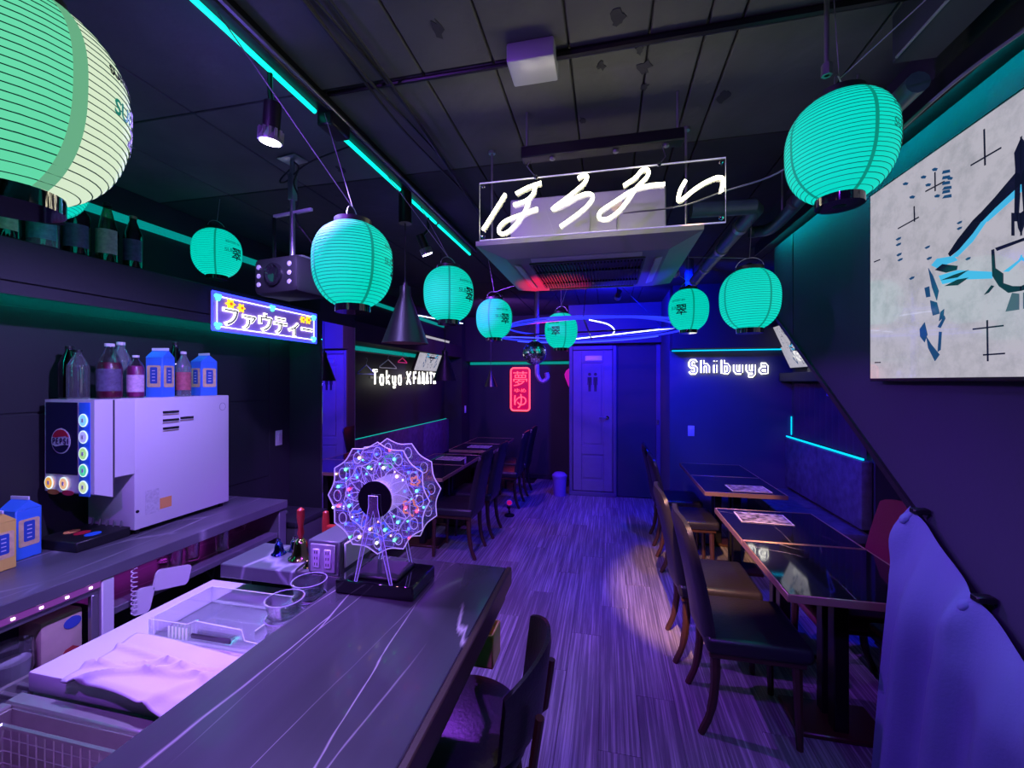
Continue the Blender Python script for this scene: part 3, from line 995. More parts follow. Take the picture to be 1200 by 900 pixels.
for sx in (-.42, .42):
    for sy in (-.40, .40):
        MB().cyl((sx, sy, .05), (sx, sy, .488), .005, n=8).build('hanging_rod', 'grey_metal', ac)
        MB().cyl((sx, sy, .478), (sx, sy, .49), .016, n=10).build('rod_flange', 'grey_metal', ac)
# U-shaped staple on the casing
MB().tube([(.02, -.335, .21), (.02, -.345, .08), (.14, -.345, .08), (.14, -.335, .21)], .004, 6).build('drain_hook', 'galvanised', ac)

# neon sign
NEON=[
  [(-0.34, 0.058), (-0.384, -0.006), (-0.431, -0.073)] ,
  [(-0.298, 0.056), (-0.249, 0.076), (-0.2, 0.088)] ,
  [(-0.223, 0.082), (-0.231, 0.05), (-0.258, 0.026), (-0.307, 0.013)] ,
  [(-0.247, 0.02), (-0.267, -0.021), (-0.298, -0.062), (-0.334, -0.09), (-0.361, -0.092), (-0.365, -0.07), (-0.338, -0.045), (-0.284, -0.028), (-0.214, -0.009)] ,
  [(-0.062, 0.091), (-0.043, 0.099), (-0.029, 0.092), (-0.043, 0.067), (-0.094, 0.028), (-0.158, -0.016), (-0.102, 0.003), (-0.052, 0.026), (-0.019, 0.029), (-0.01, 0.007), (-0.052, -0.035), (-0.128, -0.084)] ,
  [(0.103, 0.047), (0.143, 0.071), (0.167, 0.096), (0.186, 0.094), (0.184, 0.071), (0.147, 0.034), (0.119, -0.005), (0.087, -0.043), (0.047, -0.069), (0.016, -0.064), (0.021, -0.04), (0.071, -0.009), (0.135, 0.027), (0.19, 0.038), (0.244, 0.038)] ,
  [(0.313, 0.043), (0.296, 0.011), (0.29, -0.02), (0.305, -0.02), (0.35, 0.014), (0.395, 0.037), (0.422, 0.043), (0.436, 0.031), (0.43, -0.006)] ,
]

sg = thing('neon_sign', 'clear acrylic neon sign with white hiragana handwriting hanging from a rail', 'neon sign', (-.045, 1.6, 2.265))
MB().span(-.445, .445, .006, .011, -.112, .112).build('acrylic_sheet', 'clear_acrylic', sg, smooth=False)
rr = .008
MB().tube([(-.445, .008, -.112), (.445, .008, -.112), (.445, .008, .112), (-.445, .008, .112)], .0028, 6, closed=True).build('lit_edge', 'acrylic_edge', sg)
for st in NEON:
    MB().tube(smooth_path([(a, 0, b) for a, b in st], 6), .0062, 8).build('neon_stroke', 'neon_white', sg)
for sx, sz in ((-.43, .097), (.43, .097), (-.43, -.097), (.43, -.097), (-.22, .112), (.225, .112)):
    mb = MB().lathe([(.008, 0), (.008, .008), (.004, .01)], 12)
    mb.v = [(sx + a, .006 - c, sz + b) for a, b, c in mb.v]
    mb.build('screw_cap', 'chrome', sg)
MB().tube([(-.22, .008, .112), (-.26, .03, .17), (-.25, .045, .20)], .0022, 6).build('hanging_chain', 'grey_metal', sg)
MB().tube([(.225, .008, .112), (.25, .03, .15), (.24, .045, .20)], .0022, 6).build('hanging_chain', 'grey_metal', sg)
MB().tube(smooth_path([(.10, .01, -.05), (.3, .03, -.035), (.44, .02, .0), (.6, -.02, .03), (.70, -.1, .10), (.74, -.2, .16)], 6), .003, 6).build('power_cord', 'cable', sg)

rl = thing('ceiling_rail', 'black mounting rail holding the white neon sign', 'rail', (-.03, 1.655, 2.47))
MB().span(-.30, .30, -.028, .028, .0, .045, .004, 1).build('channel', 'black_metal', rl)
for sx in (-.18, .06, .24):
    mb = MB().lathe([(.011, 0), (.011, -.006), (.006, -.009)], 12, (sx, 0, 0))
    mb.build('bolt', 'grey_metal', rl)
for sx in (-.28, .28):
    MB().cyl((sx, 0, .04), (sx, 0, ZC - 2.47), .005, n=8).build('rod', 'grey_metal', rl)

# pipes and ducts on the stairs side
pp = thing('insulated_pipe', 'foil wrapped pipe running back from the air conditioner', 'pipe', (.69, 2.2, 2.42))
MB().tube([(-.30, -.02, .0), (-.02, .0, .0), (.0, .04, .0), (0, 1.7, 0), (0, 1.74, .10), (0, 1.74, .23)], .036, 14).build('pipe', 'duct_wrap', pp)
for y in (.25, .65, 1.1, 1.5):
    MB().cyl((0, y, 0), (0, y + .04, 0), .040, n=16).build('clamp_band', 'grey_metal', pp)
p2_ = thing('insulated_pipe', 'foil wrapped pipe turning beside the staircase wall', 'pipe', (.86, 1.4, 2.43))
MB().tube(smooth_path([(-.02, 0, .0), (-.01, .6, 0), (0, 1.1, -.01), (-.05, 1.20, 0), (-.09, 1.21, 0)], 5), .03, 12).build('pipe', 'duct_wrap', p2_)
for y in (.2, .5, .8):
    MB().cyl((-.012, y, 0), (-.012, y + .03, 0), .034, n=16).build('clamp_band', 'dark_grey', p2_)
MB().cyl((-.015, .3, .02), (-.015, .3, ZC - 2.43), .005, n=8).build('hanger', 'grey_metal', p2_)
MB().cyl((0, 1.0, .02), (0, 1.0, ZC - 2.43), .005, n=8).build('hanger', 'grey_metal', p2_)
cd = thing('cable_duct', 'flat dark cable duct on the ceiling beside the staircase side', 'duct', (.86, .9, 2.52))
MB().span(-.055, .055, -2.2, .55, 0, ZC - 2.52, .004, 1).build('duct_box', 'navy_paint', cd)
MB().tube(smooth_path([(-.058, -.5, .0), (-.06, -.1, -.004), (-.057, .3, .002), (-.06, .52, 0)], 6), .004, 6).build('cord', 'cable', cd)
o = MB().tube(smooth_path([(.73, 1.36, 2.24), (.86, 1.28, 2.36), (.98, 1.15, 2.43), (1.04, .95, 2.46), (1.05, .7, 2.48)], 8), .0045, 6).build('sagging_cable', 'cable')
tag(o, 'pale cord sagging from the big teal lantern to the staircase wall', 'cord')

# ring light chandelier near the rear
rg = thing('ring_light', 'large blue circular light hoop hanging in front of the rear doors', 'ring light', (-.16, 3.75, 2.03))
def circ(r, z, a0=0, a1=2 * PI, n=72, tilt=0.0):
    return [(r * math.cos(a0 + (a1 - a0) * i / n), r * math.sin(a0 + (a1 - a0) * i / n), z + tilt * math.cos(a0 + (a1 - a0) * i / n)) for i in range(n + (0 if abs(a1 - a0 - 2 * PI) < 1e-6 else 1))]
MB().tube(circ(.82, 0, tilt=.02), .010, 8, closed=True).build('outer_hoop', 'blue_dim_led', rg)
MB().tube(circ(.70, .03, tilt=-.01), .008, 8, closed=True).build('inner_hoop', 'blue_dim_led', rg)
MB().tube(circ(.82, -.012, math.radians(40), math.radians(150), 40, .02), .006, 8).build('lit_section', 'blue_led', rg)
MB().tube(smooth_path([(.02, -.30, .06), (.16, -.05, .055), (.22, .25, .04), (.21, .51, .03)], 6), .005, 8).build('lit_section', 'white_blue_led', rg)
MB().tube([(-.15, .59, -.0), (.74, -.01, .018)], .005, 8).build('light_bar', 'white_blue_led', rg)
MB().tube([(-.81, .12, -.01), (-.25, .55, -.005)], .006, 8).build('light_bar', 'blue_led', rg)
for a in (30, 150, 270):
    a = math.radians(a)
    MB().tube([(.82 * math.cos(a), .82 * math.sin(a), .02 * math.cos(a)), (.05 * math.cos(a), .05 * math.sin(a), ZC - 2.03)], .0025, 5).build('hanging_wire', 'black_cable', rg)
MB().tube([(-.81, 0, -.02), (.81, 0, .02)], .007, 6).build('cross_bar', 'black_metal', rg)
MB().tube([(0, -.81, .0), (0, .81, 0)], .007, 6).build('cross_bar', 'black_metal', rg)
rg2 = thing('light_bar', 'short blue white light tube over the long bench ledge', 'light bar', (-1.25, 3.3, 2.10))
MB().tube([(-.22, -.22, .02), (.03, .20, 0)], .004, 8).build('tube', 'white_blue_led', rg2)
MB().tube([(-.09, 0, .01), (-.09, 0, ZC - 2.10)], .004, 6).build('hanging_wire', 'black_cable', rg2)

# mirror ball
mbll = thing('mirror_ball', 'mirrored disco ball hanging in front of the red neon sign', 'mirror ball', (-.60, 3.55, 1.84))
br = .10
ball = MB().sphere((0, 0, 0), br - .003, 24, 14).build('core', 'dark_grey', mbll)
fm = MB()
nrow = 16
for j in range(1, nrow):
    th = PI * j / nrow
    m_ = max(3, int(2 * nrow * math.sin(th)))
    for k in range(m_):
        a = 2 * PI * k / m_
        hw, hh = PI / m_ * .9, PI / nrow * .45
        c = Vector((math.sin(th) * math.cos(a), math.sin(th) * math.sin(a), math.cos(th)))
        u = Vector((-math.sin(a), math.cos(a), 0))
        w = c.cross(u)
        su, sw = br * math.sin(th) * math.sin(hw), br * math.sin(hh)
        jit = Vector((random.uniform(-.03, .03), random.uniform(-.03, .03), random.uniform(-.03, .03)))
        q0 = [c * br + u * (sx * su) + w * (sz * sw) + jit * br * .02 * sx for sx, sz in ((-1, -1), (1, -1), (1, 1), (-1, 1))]
        fm.add(q0, [(0, 1, 2, 3)])
ft = fm.build('mirror_facets', 'facet_mirror', mbll, smooth=False)
ft['kind'] = 'stuff'
MB().lathe([(.022, .095), (.022, .108), (.008, .115)], 16).build('cap', 'chrome', mbll)
MB().tube([(0, 0, .11), (0, 0, ZC - 1.84)], .003, 6).build('cord', 'black_cable', mbll)

# ================================================================ SIGNS
GLY = {
    'S': (1, [[(.9, .85), (.75, 1), (.25, 1), (.1, .85), (.1, .62), (.25, .5), (.75, .5), (.9, .38), (.9, .15), (.75, 0), (.25, 0), (.1, .15)]]),
    'h': (1, [[(.1, 1.05), (.1, 0)], [(.1, .5), (.3, .65), (.7, .65), (.88, .5), (.88, 0)]]),
    'i': (.4, [[(.5, .65), (.5, 0)], [(.5, .95), (.5, 1.0)]]),
    'b': (1, [[(.1, 1.05), (.1, 0), (.7, 0), (.9, .15), (.9, .5), (.7, .65), (.1, .65)]]),
    'u': (1, [[(.1, .65), (.1, .15), (.28, 0), (.9, 0)], [(.9, .65), (.9, 0)]]),
    'y': (1, [[(.1, .65), (.1, .2), (.25, .05), (.88, .05)], [(.88, .65), (.88, -.12), (.72, -.24), (.2, -.24)]]),
    'a': (1, [[(.15, .65), (.7, .65), (.88, .5), (.88, 0), (.25, 0), (.1, .1), (.1, .25), (.25, .36), (.88, .36)]]),
    'T': (1, [[(.0, 1), (1, 1)], [(.5, 1), (.5, 0)]]),
    'o': (1, [[(.25, 0), (.75, 0), (.9, .15), (.9, .5), (.75, .65), (.25, .65), (.1, .5), (.1, .15), (.25, 0)]]),
    'k': (1, [[(.1, 1.05), (.1, 0)], [(.85, .65), (.1, .28)], [(.35, .40), (.88, 0)]]),
    'X': (1, [[(.05, 1), (.95, 0)], [(.95, 1), (.05, 0)]]),
    'F': (1, [[(.1, 0), (.1, 1), (.9, 1)], [(.1, .52), (.75, .52)]]),
    'A': (1, [[(.05, 0), (.5, 1), (.95, 0)], [(.22, .36), (.78, .36)]]),
    'N': (1, [[(.1, 0), (.1, 1), (.9, 0), (.9, 1)]]),
    'P': (1, [[(.1, 0), (.1, 1), (.7, 1), (.9, .85), (.9, .6), (.7, .45), (.1, .45)]]),
    'E': (1, [[(.9, 1), (.1, 1), (.1, 0), (.9, 0)], [(.1, .5), (.75, .5)]]),
    'I': (.4, [[(.5, 0), (.5, 1)]]),
    ' ': (.55, []),
}
def stroke_sign(t, body, width, height, face, halo, core, hm, cm, org=(0, 0), depth=0.0, flat=.5):
    """letters of bent strip: each letter an object, its face a piece of its own"""
    gap = .72
    tot = sum(GLY[c][0] + gap for c in body) - gap
    k = width / tot
    cur = -width / 2
    for c in body:
        w, strokes = GLY[c]
        if strokes:
            par = None
            for r, m_, dd in ((halo, hm, 0.0), (core, cm, halo * flat + .002)):
                if r <= 0:
                    continue
                mb = MB()
                for st in strokes:
                    mb.tube([(x * w * k, 0, y * height) for x, y in st], r, 8)
                vs = []
                for x, y, z in mb.v:
                    X, D, Z = org[0] + cur + x, depth + dd - y * flat, org[1] + z - height / 2
                    vs.append((X, -D, Z) if face == '-y' else (D, X, Z))
                mb.v = vs
                o = mb.build('letter' if par is None else 'letter_face', m_, t if par is None else par)
                if par is None:
                    par = o
        cur += (w + gap) * k
t = thing('wall_sign', 'glowing white Shibuya lettering on the blue wall', 'sign', (1.31, 5.195, 1.765))
stroke_sign(t, 'Shibuya', .80, .135, '-y', .0215, .0088, 'sign_white', 'sign_core_grey', depth=.016)
t = thing('wall_sign', 'glowing white Tokyo lettering above the long bench', 'sign', (-2.52, 5.07, 1.645))
stroke_sign(t, 'Tokyo', .66, .15, '+x', .016, .006, 'sign_white', 'sign_core_grey', (-.51, 0), .014)
stroke_sign(t, 'X', .12, .15, '+x', .018, .006, 'sign_white', 'sign_core_grey', (.02, 0), .014)
stroke_sign(t, 'FANATX', .74, .15, '+x', .017, .0055, 'sign_white', 'sign_core_grey', (.53, 0), .014)
MB().span(-.012, -.004, -.88, .93, -.012, .012).build('mounting_bar', 'black_metal', t, smooth=False)

# red neon
rn = thing('red_neon_sign', 'red neon sign with kanji in a rounded frame on the rear wall', 'neon sign', (-1.41, 6.93, 1.47))
def rrect(w, h, r, n=6):
    pts = []
    for cx, cy, a0 in ((w - r, h - r, 0), (-(w - r), h - r, 90), (-(w - r), -(h - r), 180), (w - r, -(h - r), 270)):
        for i in range(n + 1):
            a = math.radians(a0 + 90 * i / n)
            pts.append((cx + r * math.cos(a), cy + r * math.sin(a)))
    return pts
MB().prism(rrect(.165, .36, .05), 'y', -.004, .012).build('back_board', 'red_neon_board', rn, smooth=False)
MB().tube([(a, -.016, b) for a, b in rrect(.158, .352, .05)], .013, 8, closed=True).build('neon_frame', 'red_neon', rn)
place(text_mesh('kanji', '夢', .27, 'red_neon', .006, -.001), 'kanji', rn, (0, -.014, .175), '-y')
place(text_mesh('kana', 'ゆ', .27, 'red_neon', .006, -.001), 'kana', rn, (0, -.014, -.195), '-y')
place(text_mesh('kana', 'ゆめ', .075, 'red_neon', .004, 0, .19), 'kana', rn, (0, -.014, -.02), '-y')

# katakana sign on the shelf front
ks = thing('katakana_sign', 'colourful framed katakana sign with yellow stars on the shelf front', 'sign', (-2.29, 2.53, 2.02))
MB().span(0, .010, -.46, .46, -.115, .115, .002, 1).build('back_board', 'violet_board', ks, smooth=False)
MB().tube([(.014, a, b) for a, b in ((-.46, -.115), (.46, -.115), (.46, .115), (-.46, .115))], .005, 6, closed=True).build('outer_frame', 'blue_led', ks)
MB().tube([(.016, a, b) for a, b in ((-.43, -.09), (.43, -.09), (.43, .09), (-.43, .09))], .0030, 6, closed=True).build('inner_frame', 'white_blue_led', ks)
place(text_mesh('kana_halo', 'ファウティー', .135, 'sign_white', .004, .006, .80), 'lit_outline', ks, (.016, .01, -.022), '+x')
place(text_mesh('kana_core', 'ファウティー', .135, 'sign_core_grey', .002, -.0005, .785), 'letter_face', ks, (.023, .01, -.022), '+x')
mat('star_yellow', (.9, .5, .0), .5, emit=(1.0, .62, .02), es=1.6, sample=False)
mat('star_red', (.9, .1, .0), .5, emit=(1.0, .12, .02), es=1.2, sample=False)
for y, z, s in ((-.34, .058, .036), (-.26, .046, .030), (.30, .052, .028), (.36, .056, .033)):
    pts = [(y + s * (1 if i % 2 == 0 else .55) * math.cos(PI * i / 6), z + s * (1 if i % 2 == 0 else .55) * math.sin(PI * i / 6)) for i in range(12)]
    st = MB().prism(pts, 'x', .014, .024).build('star', 'star_yellow', ks, smooth=False)
    MB().lathe([(s * .3, 0), (s * .3, .004)], 10).v
    mb = MB().lathe([(s * .28, 0), (s * .28, .003)], 10)
    mb.v = [(.024 + c, y + a, z + b) for a, b, c in mb.v]
    mb.build('star_centre', 'star_red', st)
glow('green_led', (.1, 1.0, .5), 2.0)
for y, z in ((-.425, .085), (-.425, -.085), (.425, .085), (.425, -.085), (.0, .09)):
    mb = MB()
    for k in range(3):
        a = 2 * PI * k / 3 + .5
        mb.sphere((.018, y + .012 * math.cos(a), z + .012 * math.sin(a)), .013, 10, 6)
    mb.build('corner_flower', 'green_led', ks)

# pink board peeking out beside the door block
pts = [(0.30 * math.cos(a) * (1 + .06 * math.sin(5 * a)), .24 * math.sin(a) * (1 + .05 * math.cos(7 * a))) for a in [PI * 2 * i / 28 for i in range(28)]]
o = MB().prism([(a - .35, b + 1.66) for a, b in pts], 'y', 6.70, 6.72).build('pink_sign_board', 'pink_board', smooth=False)
tag(o, 'pink cut-out sign half hidden behind the panelled door block', 'sign')
o = MB().tube(smooth_path([(0, 0, 1.05), (0, 0, .20), (.01, 0, .06), (.06, 0, .0), (.12, 0, .04), (.11, 0, .10)], 6), .026, 12).build('drain_pipe', 'pale_pipe')
o.location = (-.80, 4.9, 1.60)
tag(o, 'curved pale pipe coming down beside the mirror ball', 'pipe')
tb = thing('waste_bin', 'purple waste bin standing beside the panelled door', 'bin', (-.66, 6.0, 0))
MB().lathe([(.085, 0), (.10, .26)], 20).build('body', 'bin_purple', tb)
MB().lathe([(.106, .26), (.106, .285), (.07, .32), (.03, .33)], 20).build('lid', 'bin_purple', tb)

# ================================================================ SCREENS
ART=[
  ('ink',[(0.151, 0.087), (0.076, 0.128), (0.014, 0.167), (0.003, 0.157), (-0.002, 0.13), (0.076, 0.097), (0.119, 0.075)]),
  ('ink',[(0.016, 0.179), (0.019, 0.22), (-0.002, 0.254), (-0.002, 0.18), (0.008, 0.035), (0.019, 0.039)]),
  ('sky',[(0.119, 0.075), (0.076, 0.097), (-0.002, 0.135), (-0.002, 0.11), (0.1, 0.068)]),
  ('ink',[(0.244, 0.019), (0.207, 0.052), (0.151, 0.09), (0.125, 0.102), (0.1, 0.093), (0.151, 0.051), (0.2, 0.02), (0.237, 0.008)]),
  ('sky',[(0.237, 0.005), (0.2, 0.02), (0.151, 0.051), (0.1, 0.093), (0.085, 0.087), (0.151, 0.028), (0.207, -0.001)]),
  ('ink',[(0.3, -0.018), (0.268, -0.007), (0.207, -0.029), (0.211, -0.041), (0.252, -0.039)]),
  ('sky',[(0.317, 0.002), (0.292, 0.017), (0.222, 0.006), (0.207, -0.012), (0.292, -0.014)]),
  ('sky',[(0.284, -0.041), (0.207, -0.042), (0.088, -0.077), (0.085, -0.097), (0.178, -0.078), (0.268, -0.072)]),
  ('ink',[(0.26, -0.08), (0.207, -0.071), (0.165, -0.075), (0.207, -0.089)]),
  ('ink',[(0.276, -0.058), (0.222, -0.053), (0.165, -0.052), (0.207, -0.065)]),
  ('ink',[(0.088, -0.016), (0.08, -0.016), (0.076, -0.07), (0.052, -0.091), (0.052, -0.117), (0.025, -0.131), (-0.002, -0.137), (-0.002, -0.149), (0.036, -0.147), (0.064, -0.123), (0.085, -0.089)]),
  ('ink',[(0.076, -0.014), (-0.002, -0.013), (-0.002, -0.021), (0.07, -0.024)]),
  ('sky',[(0.052, -0.086), (0.008, -0.067), (-0.002, -0.055), (-0.002, -0.068), (0.036, -0.09)]),
  ('slate',[(0.044, -0.196), (0.025, -0.149), (0.006, -0.155), (0.006, -0.197)]),
  ('ink',[(0.027, 0.065), (0.02, 0.062), (0.019, 0.001), (0.027, 0.004)]),
  ('ink',[(0.014, 0.06), (-0.002, 0.054), (-0.002, -0.006), (0.008, 0.018)]),
  ('ink',[(0.112, -0.137), (0.088, -0.115), (0.08, -0.119), (0.097, -0.134)]),
  ('deep',[(0.347, -0.067), (0.326, -0.066), (0.321, -0.102), (0.339, -0.101)]),
  ('deep',[(0.321, -0.114), (0.292, -0.126), (0.28, -0.165), (0.309, -0.167), (0.317, -0.14)]),
  ('deep',[(0.37, -0.204), (0.347, -0.184), (0.334, -0.227), (0.347, -0.252), (0.368, -0.23)]),
  ('deep',[(0.339, -0.233), (0.317, -0.261), (0.28, -0.298), (0.3, -0.318), (0.33, -0.272)]),
  ('deep',[(0.282, -0.223), (0.271, -0.225), (0.276, -0.283), (0.288, -0.288)]),
  ('deep',[(0.33, -0.004), (0.309, -0.035), (0.284, -0.09), (0.292, -0.12), (0.313, -0.072)]),
  ('deep',[(0.288, -0.207), (0.26, -0.174), (0.256, -0.184), (0.276, -0.212)]),
  ('deep',[(0.276, -0.16), (0.261, -0.153), (0.264, -0.18), (0.282, -0.189)]),
  ('deep',[(0.265, 0.292), (0.238, 0.283), (0.237, 0.273), (0.269, 0.283)]),
  ('deep',[(0.265, 0.274), (0.238, 0.265), (0.237, 0.255), (0.269, 0.265)]),
  ('deep',[(0.265, 0.256), (0.238, 0.247), (0.237, 0.237), (0.269, 0.247)]),
  ('deep',[(0.259, 0.238), (0.232, 0.229), (0.231, 0.219), (0.269, 0.231)]),
  ('deep',[(0.265, 0.228), (0.238, 0.22), (0.237, 0.21), (0.269, 0.219)]),
  ('deep',[(0.259, 0.21), (0.232, 0.203), (0.231, 0.192), (0.269, 0.204)]),
  ('deep',[(0.313, 0.32), (0.3, 0.319), (0.288, 0.311), (0.294, 0.305), (0.309, 0.312)]),
  ('deep',[(0.365, 0.319), (0.352, 0.318), (0.339, 0.31), (0.345, 0.304), (0.361, 0.311)]),
  ('deep',[(0.457, 0.337), (0.442, 0.336), (0.427, 0.327), (0.434, 0.322), (0.452, 0.329)]),
  ('deep',[(0.422, 0.274), (0.407, 0.273), (0.393, 0.265), (0.4, 0.259), (0.417, 0.266)]),
  ('deep',[(0.303, 0.227), (0.29, 0.227), (0.278, 0.22), (0.284, 0.214), (0.299, 0.22)]),
  ('deep',[(0.248, 0.26), (0.237, 0.26), (0.225, 0.252), (0.231, 0.247), (0.244, 0.253)]),
  ('deep',[(0.343, 0.282), (0.33, 0.281), (0.317, 0.274), (0.323, 0.268), (0.339, 0.274)]),
  ('deep',[(0.496, 0.146), (0.481, 0.148), (0.466, 0.146), (0.47, 0.139), (0.487, 0.139)]),
  ('deep',[(0.496, 0.125), (0.481, 0.127), (0.466, 0.125), (0.47, 0.118), (0.487, 0.118)]),
  ('deep',[(0.492, 0.086), (0.478, 0.089), (0.463, 0.087), (0.467, 0.08), (0.484, 0.079)]),
  ('deep',[(0.486, 0.065), (0.471, 0.068), (0.457, 0.066), (0.461, 0.06), (0.478, 0.059)]),
  ('deep',[(0.347, 0.069), (0.334, 0.071), (0.322, 0.07), (0.326, 0.064), (0.339, 0.063)]),
  ('deep',[(0.423, -0.018), (0.409, -0.014), (0.396, -0.016), (0.4, -0.022), (0.415, -0.024)]),
  ('deep',[(0.21, 0.103), (0.2, 0.105), (0.19, 0.104), (0.193, 0.098), (0.204, 0.098)]),
  ('deep',[(0.21, 0.086), (0.2, 0.088), (0.19, 0.086), (0.193, 0.081), (0.204, 0.08)]),
  ('deep',[(0.178, -0.017), (0.168, -0.014), (0.159, -0.015), (0.161, -0.021), (0.172, -0.022)]),
  ('deep',[(0.338, 0.029), (0.326, 0.032), (0.314, 0.03), (0.317, 0.024), (0.331, 0.023)]),
]
LINES=[
   [(0.112, 0.337), (0.109, 0.232)] ,
   [(0.158, 0.256), (0.058, 0.255)] ,
   [(0.3, 0.304), (0.299, 0.241)] ,
   [(0.343, 0.259), (0.26, 0.255)] ,
   [(0.398, 0.231), (0.396, 0.176)] ,
   [(0.396, 0.207), (0.396, 0.176)] ,
   [(0.483, 0.182), (0.375, 0.184)] ,
   [(0.102, -0.211), (0.1, -0.328)] ,
   [(0.151, -0.231), (0.051, -0.233)] ,
   [(0.115, -0.309), (0.047, -0.309)] ,
   [(0.629, 0.098), (0.59, 0.097)] ,
   [(0.624, -0.309), (0.587, -0.31)] ,
]

mat('screen_base', (.02, .02, .02), .12, emit=(.50, .48, .50), es=.85)
_nt = MATS['screen_base'].node_tree
_b = _nt.nodes['Principled BSDF']
_tc = _nt.nodes.new('ShaderNodeTexCoord')
_n = _nt.nodes.new('ShaderNodeTexNoise')
_n.inputs['Scale'].default_value = 14
_n.inputs['Detail'].default_value = 8
_n.inputs['Roughness'].default_value = .7
_r = _nt.nodes.new('ShaderNodeValToRGB')
_r.color_ramp.elements[0].position = .30
_r.color_ramp.elements[0].color = (.40, .40, .46, 1)
_r.color_ramp.elements[1].position = .55
_r.color_ramp.elements[1].color = (.55, .53, .61, 1)
_nt.links.new(_tc.outputs['Object'], _n.inputs['Vector'])
_nt.links.new(_n.outputs['Fac'], _r.inputs[0])
_nt.links.new(_r.outputs[0], _b.inputs['Emission Color'])
_b.inputs['Coat Weight'].default_value = .35
_b.inputs['Coat Roughness'].default_value = .01
mat('ink', (.01, .01, .02), .1, emit=(.004, .006, .02), es=1, sample=False)
mat('deep', (.01, .01, .02), .1, emit=(.01, .06, .16), es=1, sample=False)
mat('sky', (.01, .02, .03), .1, emit=(.06, .45, .75), es=1, sample=False)
mat('slate', (.01, .02, .03), .1, emit=(.06, .10, .13), es=1, sample=False)

def screen(label, loc, w, h, s, tilt, face, rz=0):
    """flat screen; picture plane faces -x in local axes (mirrored for +x)"""
    t = thing('flat_screen', label, 'screen', loc, rz)
    M = Matrix.Rotation(tilt, 3, 'Y')
    def fix(mb):
        mb.v = [tuple(M @ Vector((p[0], p[1], p[2]))) for p in mb.v]
        return mb
    b = .012
    fix(MB().span(-.010, .028, -w / 2 - b, w / 2 + b, -h / 2 - b, h / 2 + b, .004, 1)).build('bezel', 'black_metal', t)
    sc = fix(MB().span(-.0125, -.008, -w / 2, w / 2, -h / 2, h / 2)).build('display', 'screen_base', t, smooth=False)
    by = {}
    for m_, pts in ART:
        mb = by.setdefault(m_, MB())
        for sg in (1, -1):
            q = [(a * s * sg, c * s) for a, c in pts]
            if all(abs(a) < w / 2 and abs(c) < h / 2 for a, c in q):
                mb.prism(q, 'x', -.0135 if m_ == 'sky' else -.0140, -.0125)
    for (p, q) in LINES:
        for sg in (1, -1):
            a, c = Vector((p[0] * sg, p[1])) * s, Vector((q[0] * sg, q[1])) * s
            n = (c - a).normalized()
            n = Vector((-n.y, n.x)) * .0022 * s
            by['ink'].prism([tuple(a + n), tuple(c + n), tuple(c - n), tuple(a - n)], 'x', -.0140, -.0125)
    for m_, mb in by.items():
        o = fix(mb).build('picture_strokes', m_, sc, smooth=False)
        o['kind'] = 'stuff'
    return t
screen('large flat screen showing blue brush drawing on the staircase side', (1.065, 1.375, 1.985), 1.31, .745, 1.0, 0, -1)
t = screen('small flat screen leaning forward beside the glowing Shibuya lettering', (1.80, 4.62, 1.96), .82, .46, .62, math.radians(-23), -1)
MB().span(.0, .14, -.1, .1, -.06, .06, .004, 1).build('wall_bracket', 'black_metal', t)
t = screen('small flat screen leaning forward over the long bench', (-2.40, 5.60, 1.98), .86, .48, .62, math.radians(-20), -1, PI)
MB().span(.0, .17, -.1, .1, -.06, .06, .004, 1).build('wall_bracket', 'black_metal', t)
lg = thing('wall_ledge', 'dark shelf ledge above the pleated curtain', 'shelf', (1.96, 4.45, 1.60))
MB().span(-.14, 0, -.72, .72, 0, .09, .004, 1).build('ledge_box', 'wall_paint', lg)
MB().prism([(-.30, .09), (.10, .09), (-.04, .36), (-.14, .36)], 'x', -.12, -.01).build('speaker_wedge', 'black', lg, smooth=False)

# ================================================================ BAR COUNTER
bc = thing('bar_counter', 'dark veined marble bar counter with brown edge in the foreground', 'counter', (-.544, .5, 0))
MB().span(-.24, .225, -1.6, .84, .955, 1.0, .003, 1).build('marble_top', 'counter_marble', bc)
MB().span(.225, .242, -1.6, .845, .945, 1.001, .003, 1).build('edge_trim', 'counter_edge', bc)
MB().span(.10, .225, -1.6, .83, .90, .955, .003, 1).build('apron', 'counter_edge', bc)
MB().span(-.20, -.12, -1.6, .80, 0, .955, .003, 1).build('front_panel', 'wall_paint', bc)
# return slab
br_ = thing('counter_return', 'short dark stone slab closing the end of the bar counter', 'counter', (-1.01, 1.255, 0))
MB().span(-.235, .224, -.095, .095, .955, 1.0, .003, 1).build('slab', 'back_marble', br_)
MB().span(-.235, .224, .03, .09, 0, .955, .003, 1).build('panel', 'wall_paint', br_)

# wooden tray hung under the counter
wb = thing('wooden_holder', 'yellow wooden holder hooked under the bar counter edge', 'holder', (-.40, 1.40, .655))
MB().span(-.034, .034, -.05, -.042, .0, .11, .003, 1).build('side_board', 'yellow_wood', wb)
MB().span(-.034, .034, .042, .05, .0, .11, .003, 1).build('side_board', 'yellow_wood', wb)
MB().span(.026, .034, -.05, .05, .0, .11, .003, 1).build('front_board', 'yellow_wood', wb)
MB().span(-.034, -.026, -.05, .05, .0, .12, .003, 1).build('back_board', 'white_enamel', wb)
MB().span(-.034, .034, -.05, .05, .0, .008, .002, 1).build('base_board', 'yellow_wood', wb)
MB().span(-.046, -.034, -.06, -.04, .08, .25, .002, 1).build('hook_arm', 'black_metal', wb)
MB().span(-.046, -.034, -.14, -.04, .238, .25, .002, 1).build('hook_arm', 'black_metal', wb)

